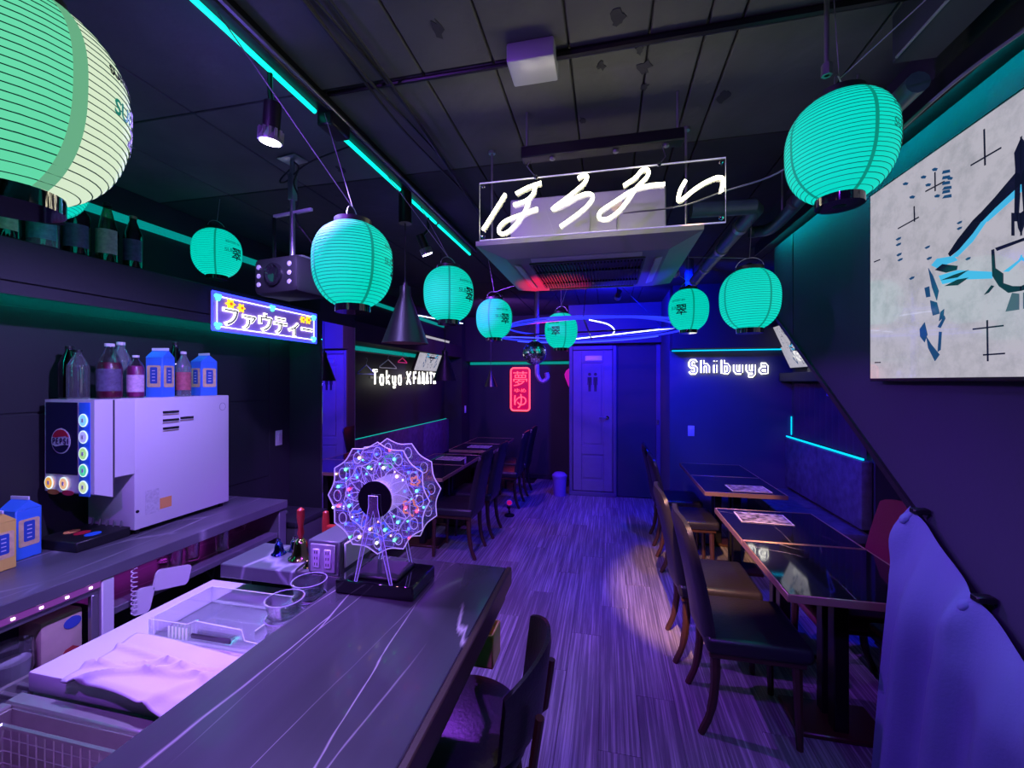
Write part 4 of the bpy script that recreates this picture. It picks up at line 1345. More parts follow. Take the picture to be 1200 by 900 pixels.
# bar stool
def bar_stool(label, loc, rz):
    t = thing('bar_chair', label, 'bar chair', loc, rz)
    MB().lathe([(.16, .56), (.185, .565), (.20, .585), (.20, .605), (.188, .625), (.15, .635), (.0001, .637)], 36).build('seat', 'leather', t)
    def fn(u, v):
        a = math.radians(-46 + 92 * u)
        k = math.cos(a)
        r = .225 + .03 * v
        hgt = .66 + v * (.235 - .05 * (2 * u - 1) ** 2)
        return (r * math.cos(a) + .0, r * math.sin(a), hgt)
    mb = MB()
    n, m = 14, 8
    A = [[fn(i / n, j / m) for i in range(n + 1)] for j in range(m + 1)]
    th = .016
    out = [[(p[0] + th * math.cos(math.radians(-46 + 92 * i / n)) * (1 if 0 < j < m else .6), p[1] + th * math.sin(math.radians(-46 + 92 * i / n)), p[2]) for i, p in enumerate(row)] for j, row in enumerate(A)]
    W = n + 1
    vs = [p for row in A for p in row] + [p for row in out for p in row]
    O = W * (m + 1)
    fs = []
    for j in range(m):
        for i in range(n):
            a, b, c, d = j * W + i, j * W + i + 1, (j + 1) * W + i + 1, (j + 1) * W + i
            fs += [(a, b, c, d), (O + a, O + d, O + c, O + b)]
    for i in range(n):
        fs += [(i, O + i, O + i + 1, i + 1), (m * W + i, m * W + i + 1, O + m * W + i + 1, O + m * W + i)]
    for j in range(m):
        fs += [(j * W, (j + 1) * W, O + (j + 1) * W, O + j * W), (j * W + n, O + j * W + n, O + (j + 1) * W + n, (j + 1) * W + n)]
    mb.add(vs, fs).build('backrest', 'leather', t, ang=60)
    for s in (-1, 1):
        MB().tube([(.17, s * .10, .57), (.235, s * .11, .62), (.255, s * .115, .76)], .012, 8).build('back_post', 'chair_wood', t)
        for q in (-1, 1):
            MB().tube([(q * .12, s * .12, .57), (q * .19, s * .18, .0)], [.02, .014], 8).build('leg', 'chair_wood', t)
        MB().tube([(-.165, s * .155, .22), (.165, s * .155, .22)], .010, 8).build('foot_rail', 'chair_wood', t)
    MB().tube([(-.165, -.155, .22), (-.165, .155, .22)], .010, 8).build('foot_rail', 'chair_wood', t)
    return t
bar_stool('black leather bar chair with curved backrest pulled up to the marble counter', (-.42, 1.17, 0), 0)

# ---------------------------------------------------------------- ferris wheel ornament
fw = thing('ferris_wheel_ornament', 'glowing clear acrylic ferris wheel with coloured lights on the counter', 'ornament', (-.635, 1.145, 1.0))
MB().span(-.12, .12, -.075, .075, 0, .04, .004, 1).build('base', 'black_gloss', fw)
WZ = .27
def scallop(R, d, n=12, k=7, ph=0.0):
    pts = []
    for i in range(n):
        for j in range(k):
            f = j / k
            a = 2 * PI * (i + f) / n + ph
            pts.append((R - d * math.sin(PI * f)) and ((R - d * math.sin(PI * f)) * math.cos(a), WZ + (R - d * math.sin(PI * f)) * math.sin(a)))
    return pts
for yy, ph in ((-.052, 0.0), (.030, .10)):
    pr = scallop(.158, .014, ph=ph)
    dsk = MB().prism(pr, 'y', yy, yy + .003).build('wheel_disc', 'wheel_acrylic', fw, smooth=False)
    MB().tube([(a, yy + .0015, b) for a, b in pr], .0017, 5, closed=True).build('lit_rim', 'wheel_edge', dsk)
    pr2 = scallop(.108, .008, ph=ph + .13)
    MB().tube([(a, yy + .0015, b) for a, b in pr2], .0012, 5, closed=True).build('inner_rim', 'wheel_edge', dsk)
    for i in range(12):
        a = 2 * PI * i / 12 + ph
        c, s = math.cos(a), math.sin(a)
        # petal-shaped cut-out spokes
        pts = []
        for k in range(16):
            b = 2 * PI * k / 16
            rr_, tt = .070 + .030 * math.cos(b), .010 * math.sin(b) * (1.2 - .5 * math.cos(b))
            pts.append((rr_ * c - tt * s, yy + .0015, WZ + rr_ * s + tt * c))
        MB().tube(pts, .0010, 4, closed=True).build('spoke_cutout', 'wheel_edge', dsk)
        # seat loop
        cx_, cz_ = .128 * c, WZ + .128 * s
        MB().tube([(cx_ + .012 * math.cos(2 * PI * k / 12), yy + .0015, cz_ + .016 * math.sin(2 * PI * k / 12)) for k in range(12)], .0012, 4, closed=True).build('seat_loop', 'wheel_edge', dsk)
for i in range(12):
    a = 2 * PI * i / 12 + .26
    cx_, cz_ = .128 * math.cos(a), WZ + .128 * math.sin(a)
    g = MB()
    g.prism([(cx_ - .014, cz_ - .012), (cx_ + .014, cz_ - .012), (cx_ + .018, cz_ + .004), (cx_ - .018, cz_ + .004)], 'y', -.046, .028)
    g.build('gondola', 'wheel_acrylic', fw, smooth=False)
    MB().tube([(cx_ - .014, -.0465, cz_ - .012), (cx_ + .014, -.0465, cz_ - .012), (cx_ + .018, -.0465, cz_ + .004), (cx_ - .018, -.0465, cz_ + .004)], .001, 4, closed=True).build('gondola_edge', 'violet_acrylic', fw)
mat('orange_glow', (.8, .3, .1), .5, emit=(1.0, .30, .12), es=.8, sample=False)
mat('green_glow', (.1, .6, .3), .5, emit=(.10, .75, .30), es=.5, sample=False)
mat('blue_glow', (.1, .1, .8), .5, emit=(.05, .12, 1.0), es=.9, sample=False)
dots = ['warm', 'white', 'green', 'blue', 'red', 'cyan', 'blue', 'warm', 'green', 'cyan', 'red', 'blue']
k = 0
for R, n in ((.090, 12), (.125, 14), (.143, 9)):
    for i in range(n):
        a = 2 * PI * i / n + R * 9
        c = dots[(k * 5 + i) % 12]
        MB().sphere((R * math.cos(a), -.056, WZ + R * math.sin(a)), .0042 if R < .14 else .0030, 8, 6).build('light_bead', 'dot_' + c, fw)
    k += 1
for q, (R0, amp, n, yy) in enumerate(((.098, .016, 9, -.035), (.122, .018, 11, -.01), (.080, .014, 7, .01))):
    pts = [((R0 + amp * math.sin(n * a + q)) * math.cos(a), yy + .012 * math.sin(5 * a), WZ + (R0 + amp * math.sin(n * a + q)) * math.sin(a)) for a in [2 * PI * i / 120 for i in range(120)]]
    MB().tube(pts, .0014, 4, closed=True).build('light_strand', ('violet_acrylic', 'blue_glow', 'violet_acrylic')[q], fw)
    for i in range(10):
        a = 2 * PI * i / 10 + q * .3
        r = R0 + amp * math.sin(n * a + q)
        MB().sphere((r * math.cos(a), yy - .004, WZ + r * math.sin(a)), .0030, 8, 6).build('light_bead', 'dot_' + ('cyan', 'white', 'blue', 'warm', 'green')[(i + q) % 5], fw)
# flower shapes in the gondolas, orange and green glow
for (x_, z_, r_, m_) in ((.085, .24, .020, 'orange_glow'), (.02, .37, .016, 'green_glow'), (-.075, .20, .022, 'blue_glow'), (-.005, .165, .022, 'blue_glow'), (.10, .315, .012, 'orange_glow')):
    pts = [(x_ + r_ * (1 + .22 * math.cos(5 * a)) * math.cos(a), -.02, z_ + r_ * (1 + .22 * math.cos(5 * a)) * math.sin(a)) for a in [2 * PI * i / 30 for i in range(30)]]
    MB().tube(pts, .003, 5, closed=True).build('flower_light', m_, fw)
hub = MB().cyl((0, -.062, WZ), (0, .045, WZ), .050, n=36).build('hub_drum', 'drum_glow', fw)
MB().cyl((0, -.066, WZ), (0, -.062, WZ), .051, n=36).build('hub_cap', 'black_gloss', hub)
MB().cyl((0, -.072, WZ), (0, -.066, WZ), .006, n=12).build('hub_screw', 'chrome', hub)
for yy in (-.074, .052):
    pts = [(-.014, WZ + .012), (.014, WZ + .012), (.014, WZ - .02), (.058, .04), (.050, .04), (.0, WZ - .03), (-.050, .04), (-.058, .04), (-.014, WZ - .02)]
    st = MB().prism(pts, 'y', yy, yy + .003).build('support_frame', 'wheel_acrylic', fw, smooth=False)
    MB().tube([(a, yy, b) for a, b in pts], .0010, 4, closed=True).build('support_edge', 'violet_acrylic', st)
MB().span(-.075, .065, -.06, .055, .04, .052, .004, 1).build('control_pad', 'black', fw)

# outlet box
ob = thing('outlet_box', 'grey metal outlet box with sockets beside the ferris wheel', 'outlet box', (-.857, 1.25, 1.0))
MB().span(-.055, .055, -.09, .09, 0, .107, .003, 1).build('box', 'box_grey', ob)
pt = MB().span(-.043, .043, -.096, -.09, .012, .098, .002, 1).build('outlet_plate', 'outlet_grey', ob)
for sx in (-.020, .020):
    MB().span(sx - .012, sx + .012, -.100, -.096, .026, .084, .002, 1).build('socket_strip', 'white_plastic', pt)
    for j in range(3):
        for q in (-.004, .004):
            MB().span(sx + q - .001, sx + q + .001, -.1012, -.099, .034 + j * .018, .042 + j * .018).build('slot', 'black', pt, smooth=False)
MB().span(.055, .062, -.07, .08, .018, .096, .004, 1).build('side_plate', 'white_plastic', ob)
MB().tube(smooth_path([(-.055, -.03, .03), (-.085, -.05, .02), (-.09, -.10, .006), (-.03, -.085, .004)], 6), .0035, 6).build('cable', 'black_cable', ob)

# hand bells
for n, c, r in (('bell_gold', (.75, .62, .25), .12), ('bell_blue', (.08, .14, .85), .12), ('bell_silver', (.75, .75, .8), .1)):
    mat(n, c, r, metal=1.0, var=.25, vscale=30)
def bell(label, loc, s, m, handle):
    t = thing('hand_bell', label, 'hand bell', loc, 0)
    MB().lathe([(.036 * s, 0), (.037 * s, .004 * s), (.030 * s, .012 * s), (.024 * s, .03 * s), (.020 * s, .055 * s), (.012 * s, .066 * s), (.004 * s, .070 * s)], 28).build('bell_cup', m, t)
    MB().tube([(.037 * s * math.cos(a), .037 * s * math.sin(a), .004 * s) for a in [2 * PI * i / 24 for i in range(24)]], .003 * s, 6, closed=True).build('rim', m, t)
    if handle:
        MB().lathe([(.006, .068 * s), (.011, .085 * s), (.008, .11 * s), (.013, .14 * s), (.012, .165 * s), (.004, .172 * s)], 16).build('handle', 'red_wood', t)
    else:
        MB().tube([(.009 * s * math.cos(a), 0, .076 * s + .009 * s * math.sin(a)) for a in [2 * PI * i / 14 for i in range(14)]], .0025 * s, 6, closed=True).build('loop', m, t)
bell('gold hand bell with a red wooden handle on the stone slab', (-1.015, 1.255, 1.0), 1.0, 'bell_gold', True)
bell('small blue metallic bell on the stone slab', (-1.115, 1.27, 1.0), .62, 'bell_blue', False)
bell('small silver bell between the blue and the gold bell', (-1.085, 1.31, 1.0), .60, 'bell_silver', False)
bell('tiny gold bell lying at the foot of the outlet box', (-.945, 1.20, 1.0), .36, 'bell_gold', False)
rk = thing('red_wooden_rack', 'small red wooden rail stand behind the outlet box', 'rack', (-.93, 1.38, 0))
MB().span(-.10, .10, -.02, .02, 0, .95, .004, 1).build('post_base', 'wall_paint', rk)
MB().lathe([(.013, .95), (.013, 1.09), (.010, 1.12), (.004, 1.125)], 16, (-.08, 0, 0)).build('post', 'red_wood', rk)
MB().lathe([(.013, .95), (.013, 1.09), (.010, 1.12), (.004, 1.125)], 16, (.08, 0, 0)).build('post', 'red_wood', rk)
MB().span(-.08, .08, -.010, .010, 1.04, 1.075, .004, 1).build('cross_rail', 'red_wood', rk)

# ---------------------------------------------------------------- inner worktop
WT = .88
wt = thing('white_worktop', 'white chest freezer with flat lid behind the bar counter', 'freezer', (-1.10, 1.12, 0))
MB().span(-.30, .298, -.345, .155, 0, WT - .05, .006, 1).build('cabinet', 'white_enamel', wt)
MB().span(-.305, .30, -.35, .16, WT - .05, WT, .006).build('lid', 'white_enamel', wt)
# towel
def towel(u, v):
    x_ = -1.275 + .462 * u + .014 * math.sin(5 * v) * (1 - u)
    y_ = .750 + .18 * v + .016 * math.sin(3 * u + .4) - .03 * u
    f = .008 + .006 * math.sin(6 * u + 4 * v) * math.sin(5 * v + 2 * u)
    for (a, b, c, w, h) in ((1.0, -.9, .10, .035, .014), (.9, -1.2, -.25, .03, .011), (.35, 1.0, .75, .04, .010), (1.0, -.25, .62, .03, .010), (-.3, 1.0, .30, .03, .008)):
        f += h * math.exp(-((a * u + b * v - c + .05 * math.sin(3 * u + 2 * v)) / w) ** 2)
    z_ = WT + f + .004
    if y_ < .768:
        z_ -= (.768 - y_) * .6
    return (x_, y_, z_)
o = MB().grid(towel, 44, 34).build('white_towel', 'towel_cloth', ang=80)
md = o.modifiers.new('thick', 'SOLIDIFY')
md.thickness = .006
tag(o, 'crumpled white towel lying on the end of the white freezer lid', 'towel')
# clear tray
ty = thing('clear_tray', 'clear plastic tray with raised rim on the white freezer lid', 'tray', (-1.055, 1.01, WT))
MB().span(-.20, .14, -.05, .13, .0, .004, .001, 1).build('tray_floor', 'clear_pet', ty)
w_ = MB()
w_.span(-.20, .14, .126, .13, .004, .055)
w_.build('rim_wall', 'clear_acrylic', ty, smooth=False)
MB().span(-.20, -.196, -.05, .13, .004, .055).build('rim_wall', 'clear_acrylic', ty, smooth=False)
MB().span(.136, .14, -.05, .13, .004, .055).build('rim_wall', 'clear_acrylic', ty, smooth=False)
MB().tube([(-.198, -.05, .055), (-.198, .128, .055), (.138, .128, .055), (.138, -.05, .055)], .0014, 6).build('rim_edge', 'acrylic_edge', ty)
cl = thing('clear_food_guard', 'clear plastic guard with moulded handle standing on the freezer next to the towel', 'guard', (-1.055, .948, WT))
pr = [(-.20, .0), (-.20, .055), (-.07, .055), (-.04, .068), (.11, .062), (.12, .035), (.21, .03), (.21, .0)]
MB().prism(pr, 'y', -.003, .003).build('front_wall', 'clear_acrylic', cl, smooth=False)
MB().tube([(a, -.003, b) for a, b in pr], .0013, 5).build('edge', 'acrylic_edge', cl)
MB().span(-.05, .08, -.010, -.003, .022, .036, .003, 1).build('handle_slot', 'dark_grey', cl)
for k in range(6):
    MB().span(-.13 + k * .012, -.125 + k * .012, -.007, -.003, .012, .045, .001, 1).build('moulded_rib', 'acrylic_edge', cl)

# glass bowls, stacked
def bowl_me(r):
    prof = [(r * .55, 0), (r * .8, .006), (r, .045), (r + .002, .050), (r - .003, .050), (r * .76, .010), (r * .5, .006)]
    return MB().lathe(prof, 28).mesh('glass_bowl', 'clear_glass')
bm_ = bowl_me(.047)
rim_me = MB().tube([(.0475 * math.cos(2 * PI * i / 28), .048 * math.sin(2 * PI * i / 28), .05) for i in range(28)], .0013, 5, closed=True).mesh('rim', 'glass_rim')
for (x_, y_, nm) in ((-.838, .975, 'beside the counter edge'), (-.845, 1.08, 'against the stone slab')):
    for k, pos in enumerate(('bottom', 'middle', 'top')):
        t = thing('glass_bowl', '%s clear glass bowl of the stack %s' % (pos, nm), 'bowl', (x_, y_, WT + .047 * k), 0, 'stacked glass bowls')
        link('bowl', bm_, t)
        link('rim', rim_me, t)

# sink with wire basket
sk = thing('steel_sink', 'stainless steel sink with wide rim at the corner of the bar', 'sink', (-1.10, .46, 0))
SZ = .84
mb = MB()
mb.span(-.30, .315, .265, .30, SZ - .02, SZ, .004, 1)
mb.span(-.30, .315, -.36, -.30, SZ - .02, SZ, .004, 1)
mb.span(-.30, -.27, -.30, .265, SZ - .02, SZ, .004, 1)
mb.span(.27, .315, -.30, .265, SZ - .02, SZ, .004, 1)
mb.build('rim', 'steel', sk)
mb = MB()
mb.span(-.27, .27, .262, .265, SZ - .25, SZ - .01)
mb.span(-.27, .27, -.30, -.297, SZ - .25, SZ - .01)
mb.span(-.27, -.267, -.30, .265, SZ - .25, SZ - .01)
mb.span(.267, .27, -.30, .265, SZ - .25, SZ - .01)
mb.span(-.27, .27, -.30, .265, SZ - .254, SZ - .25)
mb.build('basin', 'steel', sk, smooth=False)
MB().span(-.29, .305, -.35, .29, 0, SZ - .26, .004, 1).build('cabinet', 'grey_metal', sk)
bk = thing('wire_basket', 'steel wire basket standing in the sink', 'basket', (-1.11, .46, SZ - .249))
W_, D_, H_ = .235, .235, .225
MB().tube([(-W_, -D_, H_), (W_, -D_, H_), (W_, D_, H_), (-W_, D_, H_)], .006, 6, closed=True).build('rim_bar', 'steel', bk)
wm = MB()
for i in range(19):
    x_ = -W_ + 2 * W_ * i / 18
    wm.tube([(x_, -D_, H_), (x_, -D_, .005), (x_, D_, .005), (x_, D_, H_)], .0016, 4)
for i in range(16):
    y_ = -D_ + 2 * D_ * i / 15
    wm.tube([(-W_, y_, H_), (-W_, y_, .005), (W_, y_, .005), (W_, y_, H_)], .0016, 4)
for j in range(1, 8):
    z_ = H_ * j / 8
    wm.tube([(-W_, -D_, z_), (W_, -D_, z_), (W_, D_, z_), (-W_, D_, z_)], .0014, 4, closed=True)
wo = wm.build('wire_mesh', 'steel', bk)
wo['kind'] = 'stuff'
sb = thing('spray_bottle', 'clear bottle with white cap standing in the wire basket', 'bottle', (-1.25, .60, SZ - .235))
MB().lathe([(.03, 0), (.034, .01), (.034, .10), (.015, .14)], 20).build('body', 'clear_pet', sb)
MB().lathe([(.020, .14), (.022, .145), (.022, .175), (.018, .18)], 20).build('cap', 'white_plastic', sb)
# slotted rack left of the freezer
sr = thing('slotted_rack', 'dark slotted drain rack beside the white freezer', 'rack', (-1.62, .80, 0))
MB().span(-.20, -.185, -.25, .25, .62, .66, .003, 1).build('rail', 'steel', sr)
MB().span(.185, .20, -.25, .25, .62, .66, .003, 1).build('rail', 'steel', sr)
for k in range(12):
    MB().span(-.185, .185, -.235 + k * .04, -.22 + k * .04, .635, .65, .002, 1).build('slat', 'grey_metal', sr)
for sx in (-.19, .19):
    for sy in (-.24, .24):
        MB().cyl((sx, sy, 0), (sx, sy, .63), .01, n=8).build('leg', 'steel', sr)

# ---------------------------------------------------------------- back counter
BZ = .85
bk2 = thing('back_counter', 'dark stone back counter along the kitchen wall', 'counter', (-2.27, 1.0, 0))
MB().span(-.32, .29, -1.6, 1.33, BZ - .05, BZ, .003, 1).build('stone_top', 'back_marble', bk2)
MB().span(-.30, .28, 1.27, 1.33, 0, BZ - .05, .003, 1).build('end_panel', 'back_marble', bk2)
MB().span(-.30, .27, .36, 1.27, .63, .66, .003, 1).build('glass_shelf', 'back_marble', bk2)
MB().span(-.30, .27, .36, 1.27, .16, .19, .003, 1).build('lower_shelf', 'wall_paint', bk2)
MB().span(-.325, -.30, -1.6, 1.33, 0, BZ - .05).build('back_panel', 'wall_paint', bk2, smooth=False)
MB().span(.225, .285, .315, .36, 0, BZ - .05, .004, 1).build('white_post', 'white_enamel', bk2)
MB().span(.24, .285, -1.6, .31, BZ - .075, BZ - .05, .002, 1).build('led_channel', 'purple_channel', bk2)
for k in range(14):
    MB().span(.286, .289, .27 - k * .075, .28 - k * .075, BZ - .066, BZ - .058).build('led_dot', 'magenta_dot', bk2, smooth=False)
MB().span(.255, .275, -1.6, .31, BZ - .10, BZ - .075, .002, 1).build('frame_rail', 'grey_metal', bk2)
MB().span(.255, .275, .285, .31, .0, BZ - .10, .002, 1).build('frame_post', 'grey_metal', bk2)
MB().span(-.30, .24, -1.6, .31, .40, .43, .002, 1).build('wire_shelf', 'grey_metal', bk2)
MB().span(-.29, -.275, .4, 1.25, BZ - .07, BZ - .055, .002, 1).build('magenta_strip', 'magenta_led', bk2)
# cups in the open cabinet
def cup_stack(label, loc, s=1.0, m='white_plastic'):
    t = thing('cup_stack', label, 'cups', loc, 0, 'stacked plastic cups in the open cabinet')
    MB().lathe([(.034 * s, 0), (.046 * s, .12 * s), (.048 * s, .122 * s), (.047 * s, .15 * s), (.046 * s, .20 * s)], 24).build('outer_cup', 'clear_pet', t)
    MB().lathe([(.030 * s, .01), (.042 * s, .15 * s)], 20).build('inner_cups', m, t)
cup_stack('stack of frosted cups deep in the open cabinet', (-2.06, .965, .43), 1.2)
cup_stack('stack of frosted cups beside the printed paper bag', (-2.06, 1.085, .43), 1.2)
cup_stack('stack of frosted cups nearest the sink in the open cabinet', (-2.06, .84, .43), 1.2)
pb = thing('paper_bag', 'printed beige paper bag standing in the open cabinet', 'bag', (-2.09, 1.215, .43))
mat('bag_paper', (.55, .42, .34), .8, var=.3, vscale=14)
mat('bag_red', (.45, .05, .05), .7, var=.5, vscale=30)
mat('bag_blue', (.05, .10, .5), .6)
MB().box((0, 0, .14), (.12, .13, .28), .01).build('bag_body', 'bag_paper', pb)
mb = MB().prism([(.035 * math.cos(a) + .025, .10 + .045 * math.sin(a)) for a in [2 * PI * i / 9 for i in range(9)]], 'x', .060, .062)
mb.build('printed_cherry', 'bag_red', pb, smooth=False)
mb = MB().prism([(.028 * math.cos(a) + .03, .235 + .022 * math.sin(a)) for a in [2 * PI * i / 16 for i in range(16)]], 'x', .060, .062)
mb.build('round_label', 'bag_blue', pb, smooth=False)
place(text_mesh('lettering', 'ICEA', .03, 'black', .0005), 'lettering', pb, (.061, -.03, .10), '+x')
# glasses on the shelf
gl_me = MB().lathe([(.026, 0), (.030, .003), (.036, .12), (.034, .12), (.027, .01)], 20).mesh('glass', 'clear_glass')
for k, (x_, y_, lab) in enumerate([(-2.12, 1.72, 'drinking glass nearest the white card on the magenta shelf'), (-2.13, 1.82, 'middle drinking glass on the magenta shelf'), (-2.10, 1.97, 'farthest drinking glass on the magenta shelf'), (-2.25, 1.77, 'drinking glass at the back of the magenta shelf')]):
    o = link('drinking_glass', gl_me, None, (x_, y_, .66))
    tag(o, lab, 'glass', 'drinking glasses on the magenta shelf')
# hanging cards and coiled cord
def rounded_card(name, label, loc, w, h, rx, m='white_plastic'):
    o = MB().prism(rrect(w, h, .02), 'x', -.004, .004).build(name, m, smooth=False)
    o.location = loc
    o.rotation_euler = rx
    tag(o, label, 'card')
    return o
rounded_card('white_card', 'rounded white card leaning on the edge of the magenta shelf', (-1.985, 1.60, .685), .085, .045, (-.25, 0, 0))
rounded_card('white_card', 'white card hanging below the magenta shelf beside the coiled cord', (-1.985, 1.47, .64), .038, .055, (-.25, 0, 0))
pts = [(-1.98 + .010 * math.cos(i * .9), 1.43 + .010 * math.sin(i * .9), .80 - i * .0028) for i in range(70)]
o = MB().tube(pts, .0025, 5).build('coiled_cord', 'white_plastic')
tag(o, 'white coiled cord hanging from the back counter edge', 'cord')

# ---------------------------------------------------------------- drinks dispenser
dp = thing('drinks_dispenser', 'white cola dispenser with round lit buttons on the back counter', 'drinks dispenser', (-2.39, 1.80, BZ))
DH = .667
MB().span(-.15, .15, -.18, .35, .025, DH, .006).build('main_body', 'white_enamel', dp)
MB().span(-.15, .15, -.272, -.176, .30, DH, .004, 1).build('upper_front', 'white_enamel', dp)
hd = MB().prism([(-.346, .245), (-.275, .215), (-.270, .215), (-.270, DH), (-.346, DH)], 'x', -.15, .15).build('dispensing_head', 'white_enamel', dp, smooth=False)
MB().span(.147, .1515, -.273, -.266, .21, DH - .002).build('head_seam', 'dark_grey', dp, smooth=False)
mat('cola_navy', (.01, .01, .05), .3)
mat('cola_red', (.55, .02, .05), .4)
mat('cola_white', (.75, .75, .78), .4)
mat('strip_blue', (.03, .14, .75), .35, emit=(.01, .06, .5), es=.25, sample=False)
fy = -.346
MB().span(-.142, .052, fy - .003, fy, .325, DH - .012, .002, 1).build('logo_panel', 'cola_navy', hd, smooth=False)
def disc(cx, cz, r, y, th, n=28, seg=None, sx=1.0):
    if seg is None:
        pts = [(cx + sx * r * math.cos(2 * PI * i / n), cz + r * math.sin(2 * PI * i / n)) for i in range(n)]
    else:
        pts = seg
    return MB().prism(pts, 'y', y - th, y)
lx, lz, lrad = -.045, .478, .058
disc(lx, lz, lrad, fy - .003, .0015).build('logo_disc', 'cola_white', hd, smooth=False)
up = [(lx + .053 * math.cos(a), lz + .053 * math.sin(a)) for a in [math.radians(20 + 140 * i / 14) for i in range(15)]]
up += [(lx - .03, lz + .016), (lx, lz + .020), (lx + .03, lz + .024)]
MB().prism(up, 'y', fy - .006, fy - .0045).build('logo_red', 'cola_red', hd, smooth=False)
dn = [(lx + .053 * math.cos(a), lz + .053 * math.sin(a)) for a in [math.radians(200 + 140 * i / 14) for i in range(15)]]
dn += [(lx + .03, lz - .016), (lx, lz - .020), (lx - .03, lz - .026)]
MB().prism(dn, 'y', fy - .006, fy - .0045).build('logo_blue', 'cola_navy', hd, smooth=False)
stroke_sign(hd, 'PEPSI', .094, .024, '-y', .0030, 0, 'cola_navy', 'cola_navy', (lx, lz), -fy + .006, .4)
MB().span(.062, .128, fy - .003, fy, .232, DH - .012, .008).build('button_strip', 'strip_blue', hd)
for n, c, e in (('cyanb', (.25, .75, 1.0), 1.1), ('roseb', (.45, .45, .85), 1.0), ('limeb', (.45, .85, .25), 1.1), ('greenb', (.1, .75, .35), 1.1), ('yellowb', (.65, .85, .35), 1.1), ('orangeb', (1.0, .5, .08), 1.1), ('amberb', (1.0, .58, .25), 1.1)):
    mat(n, c, .4, emit=c, es=e * .6, sample=False)
glow('button_ring', (.75, .95, 1.0), 1.1)
btn = [(.093, .575, 'cyanb'), (.093, .500, 'roseb'), (.093, .425, 'limeb'), (.093, .350, 'greenb'), (.093, .275, 'yellowb'), (-.115, .285, 'orangeb'), (-.025, .285, 'amberb')]
for bx, bz, bm2 in btn:
    q = MB().tube([(bx + .023 * math.cos(2 * PI * i / 24), fy - .006, bz + .027 * math.sin(2 * PI * i / 24)) for i in range(24)], .0028, 6, closed=True).build('button_ring', 'button_ring', hd)
    disc(bx, bz, .025, fy - .003, .005, 24).build('button', bm2, q, smooth=False)
    MB().box((bx, fy - .009, bz), (.012, .001, .018), .0004, 1).build('button_icon', 'cola_white', q, smooth=False)
for bx, c in ((-.095, (.5, .2, .05)), (-.005, (.55, .03, .08))):
    mat('flavour_%d' % int(bx * 1000), c, .4)
    disc(bx, .243, .012, fy - .001, .002, 20, None, 3.0).build('flavour_label', 'flavour_%d' % int(bx * 1000), hd, smooth=False)
# side slots, labels
for (y_, z_, w) in ((.0, .59, .085), (.0, .548, .085), (.0, .506, .085), (.092, .553, .075)):
    MB().span(.150, .1515, y_ - .045, y_ - .045 + w, z_ - .006, z_ + .006).build('vent_slot', 'black', dp, smooth=False)
    MB().span(.150, .151, y_ - .045, y_ - .045 + w, z_ - .016, z_ - .010).build('vent_lip', 'brass', dp, smooth=False)
mat('label_white', (.62, .62, .64), .6, var=.35, vscale=90)
mat('label_orange', (.9, .42, .12), .6)
MB().span(.150, .1508, -.13, -.065, .085, .205).build('notice_label', 'label_white', dp, smooth=False)
MB().span(.150, .1508, -.06, .0, .095, .150).build('warning_label', 'label_orange', dp, smooth=False)
mb = MB().lathe([(.007, 0), (.007, .004)], 12)
mb.v = [(.150 + c, -.168 + a, .115 + b) for a, b, c in mb.v]
mb.build('knob', 'black', dp)
mb = MB().tube([(.1505, .305 + .020 * math.cos(2 * PI * i / 24), .60 + .022 * math.sin(2 * PI * i / 24)) for i in range(24)], .0008, 4, closed=True)
mb.build('ring_mark', 'dark_grey', dp)
for sx in (-.12, .12):
    for sy in (-.15, .32):
        MB().cyl((sx, sy, 0), (sx, sy, .03), .012, n=10).build('foot', 'black', dp)
dt = MB().span(-.12, .13, -.40, -.182, .0, .045, .004, 1).build('drip_tray', 'black', dp)
for bx, c in ((-.06, 'label_orange'), (.005, 'cola_red'), (.07, 'strip_blue')):
    mb = MB().lathe([(.024, .045), (.024, .048)], 18)
    mb.v = [(bx + a, -.30 + b * 1.3, c2) for a, b, c2 in mb.v]
    mb.build('cup_mark', c, dt, smooth=False)
for k in range(5):
    MB().tube([(-.09 + k * .045, -.20, .045), (-.09 + k * .045, -.195, .075)], .004, 6).build('guard_pin', 'grey_metal', dt)

# ---------------------------------------------------------------- bottles and cartons
def label_strip(r, z0, z1, m, t, a0=-1.2, a1=1.2, rot=0.0):
    def fn(u, v):
        a = rot + a0 + (a1 - a0) * u
        return ((r + .0008) * math.cos(a), (r + .0008) * math.sin(a), z0 + (z1 - z0) * v)
    MB().grid(fn, 12, 2).build('label', m, t)
def bottle(label, loc, h, r, glass, cap, lab=None, neck=.3, group='bottles and cartons on the dispenser', view=-.8, fill=None):
    t = thing('bottle', label, 'bottle', loc, 0, group)
    s = 1 - neck
    MB().lathe([(r * .8, 0), (r, .008), (r, h * s * .92), (r * .92, h * s), (r * .38, h * .90), (r * .34, h * .96)], 24).build('body', glass, t)
    if fill:
        MB().lathe([(r * .78, .004), (r * .96, .01), (r * .96, h * s * .9), (r * .8, h * s)], 24).build('contents', fill, t)
    MB().lathe([(r * .40, h * .95), (r * .40, h), (r * .34, h * 1.004)], 18).build('cap', cap, t)
    if lab:
        label_strip(r, h * .14, h * .14 + h * .40, lab, t, rot=view)
    return t
mat('cap_white', (.8, .75, .8), .4)
mat('maroon_liquid', (.14, .01, .04), .3)
mat('pink_liquid', (.35, .03, .18), .3)
mat('label_dark', (.10, .09, .16), .5, var=.8, vscale=60)
mat('label_pink', (.62, .45, .58), .5, var=.5, vscale=80)
mat('label_red', (.45, .12, .14), .5, var=.6, vscale=60)
mat('label_teal', (.10, .30, .32), .5, var=.8, vscale=60)
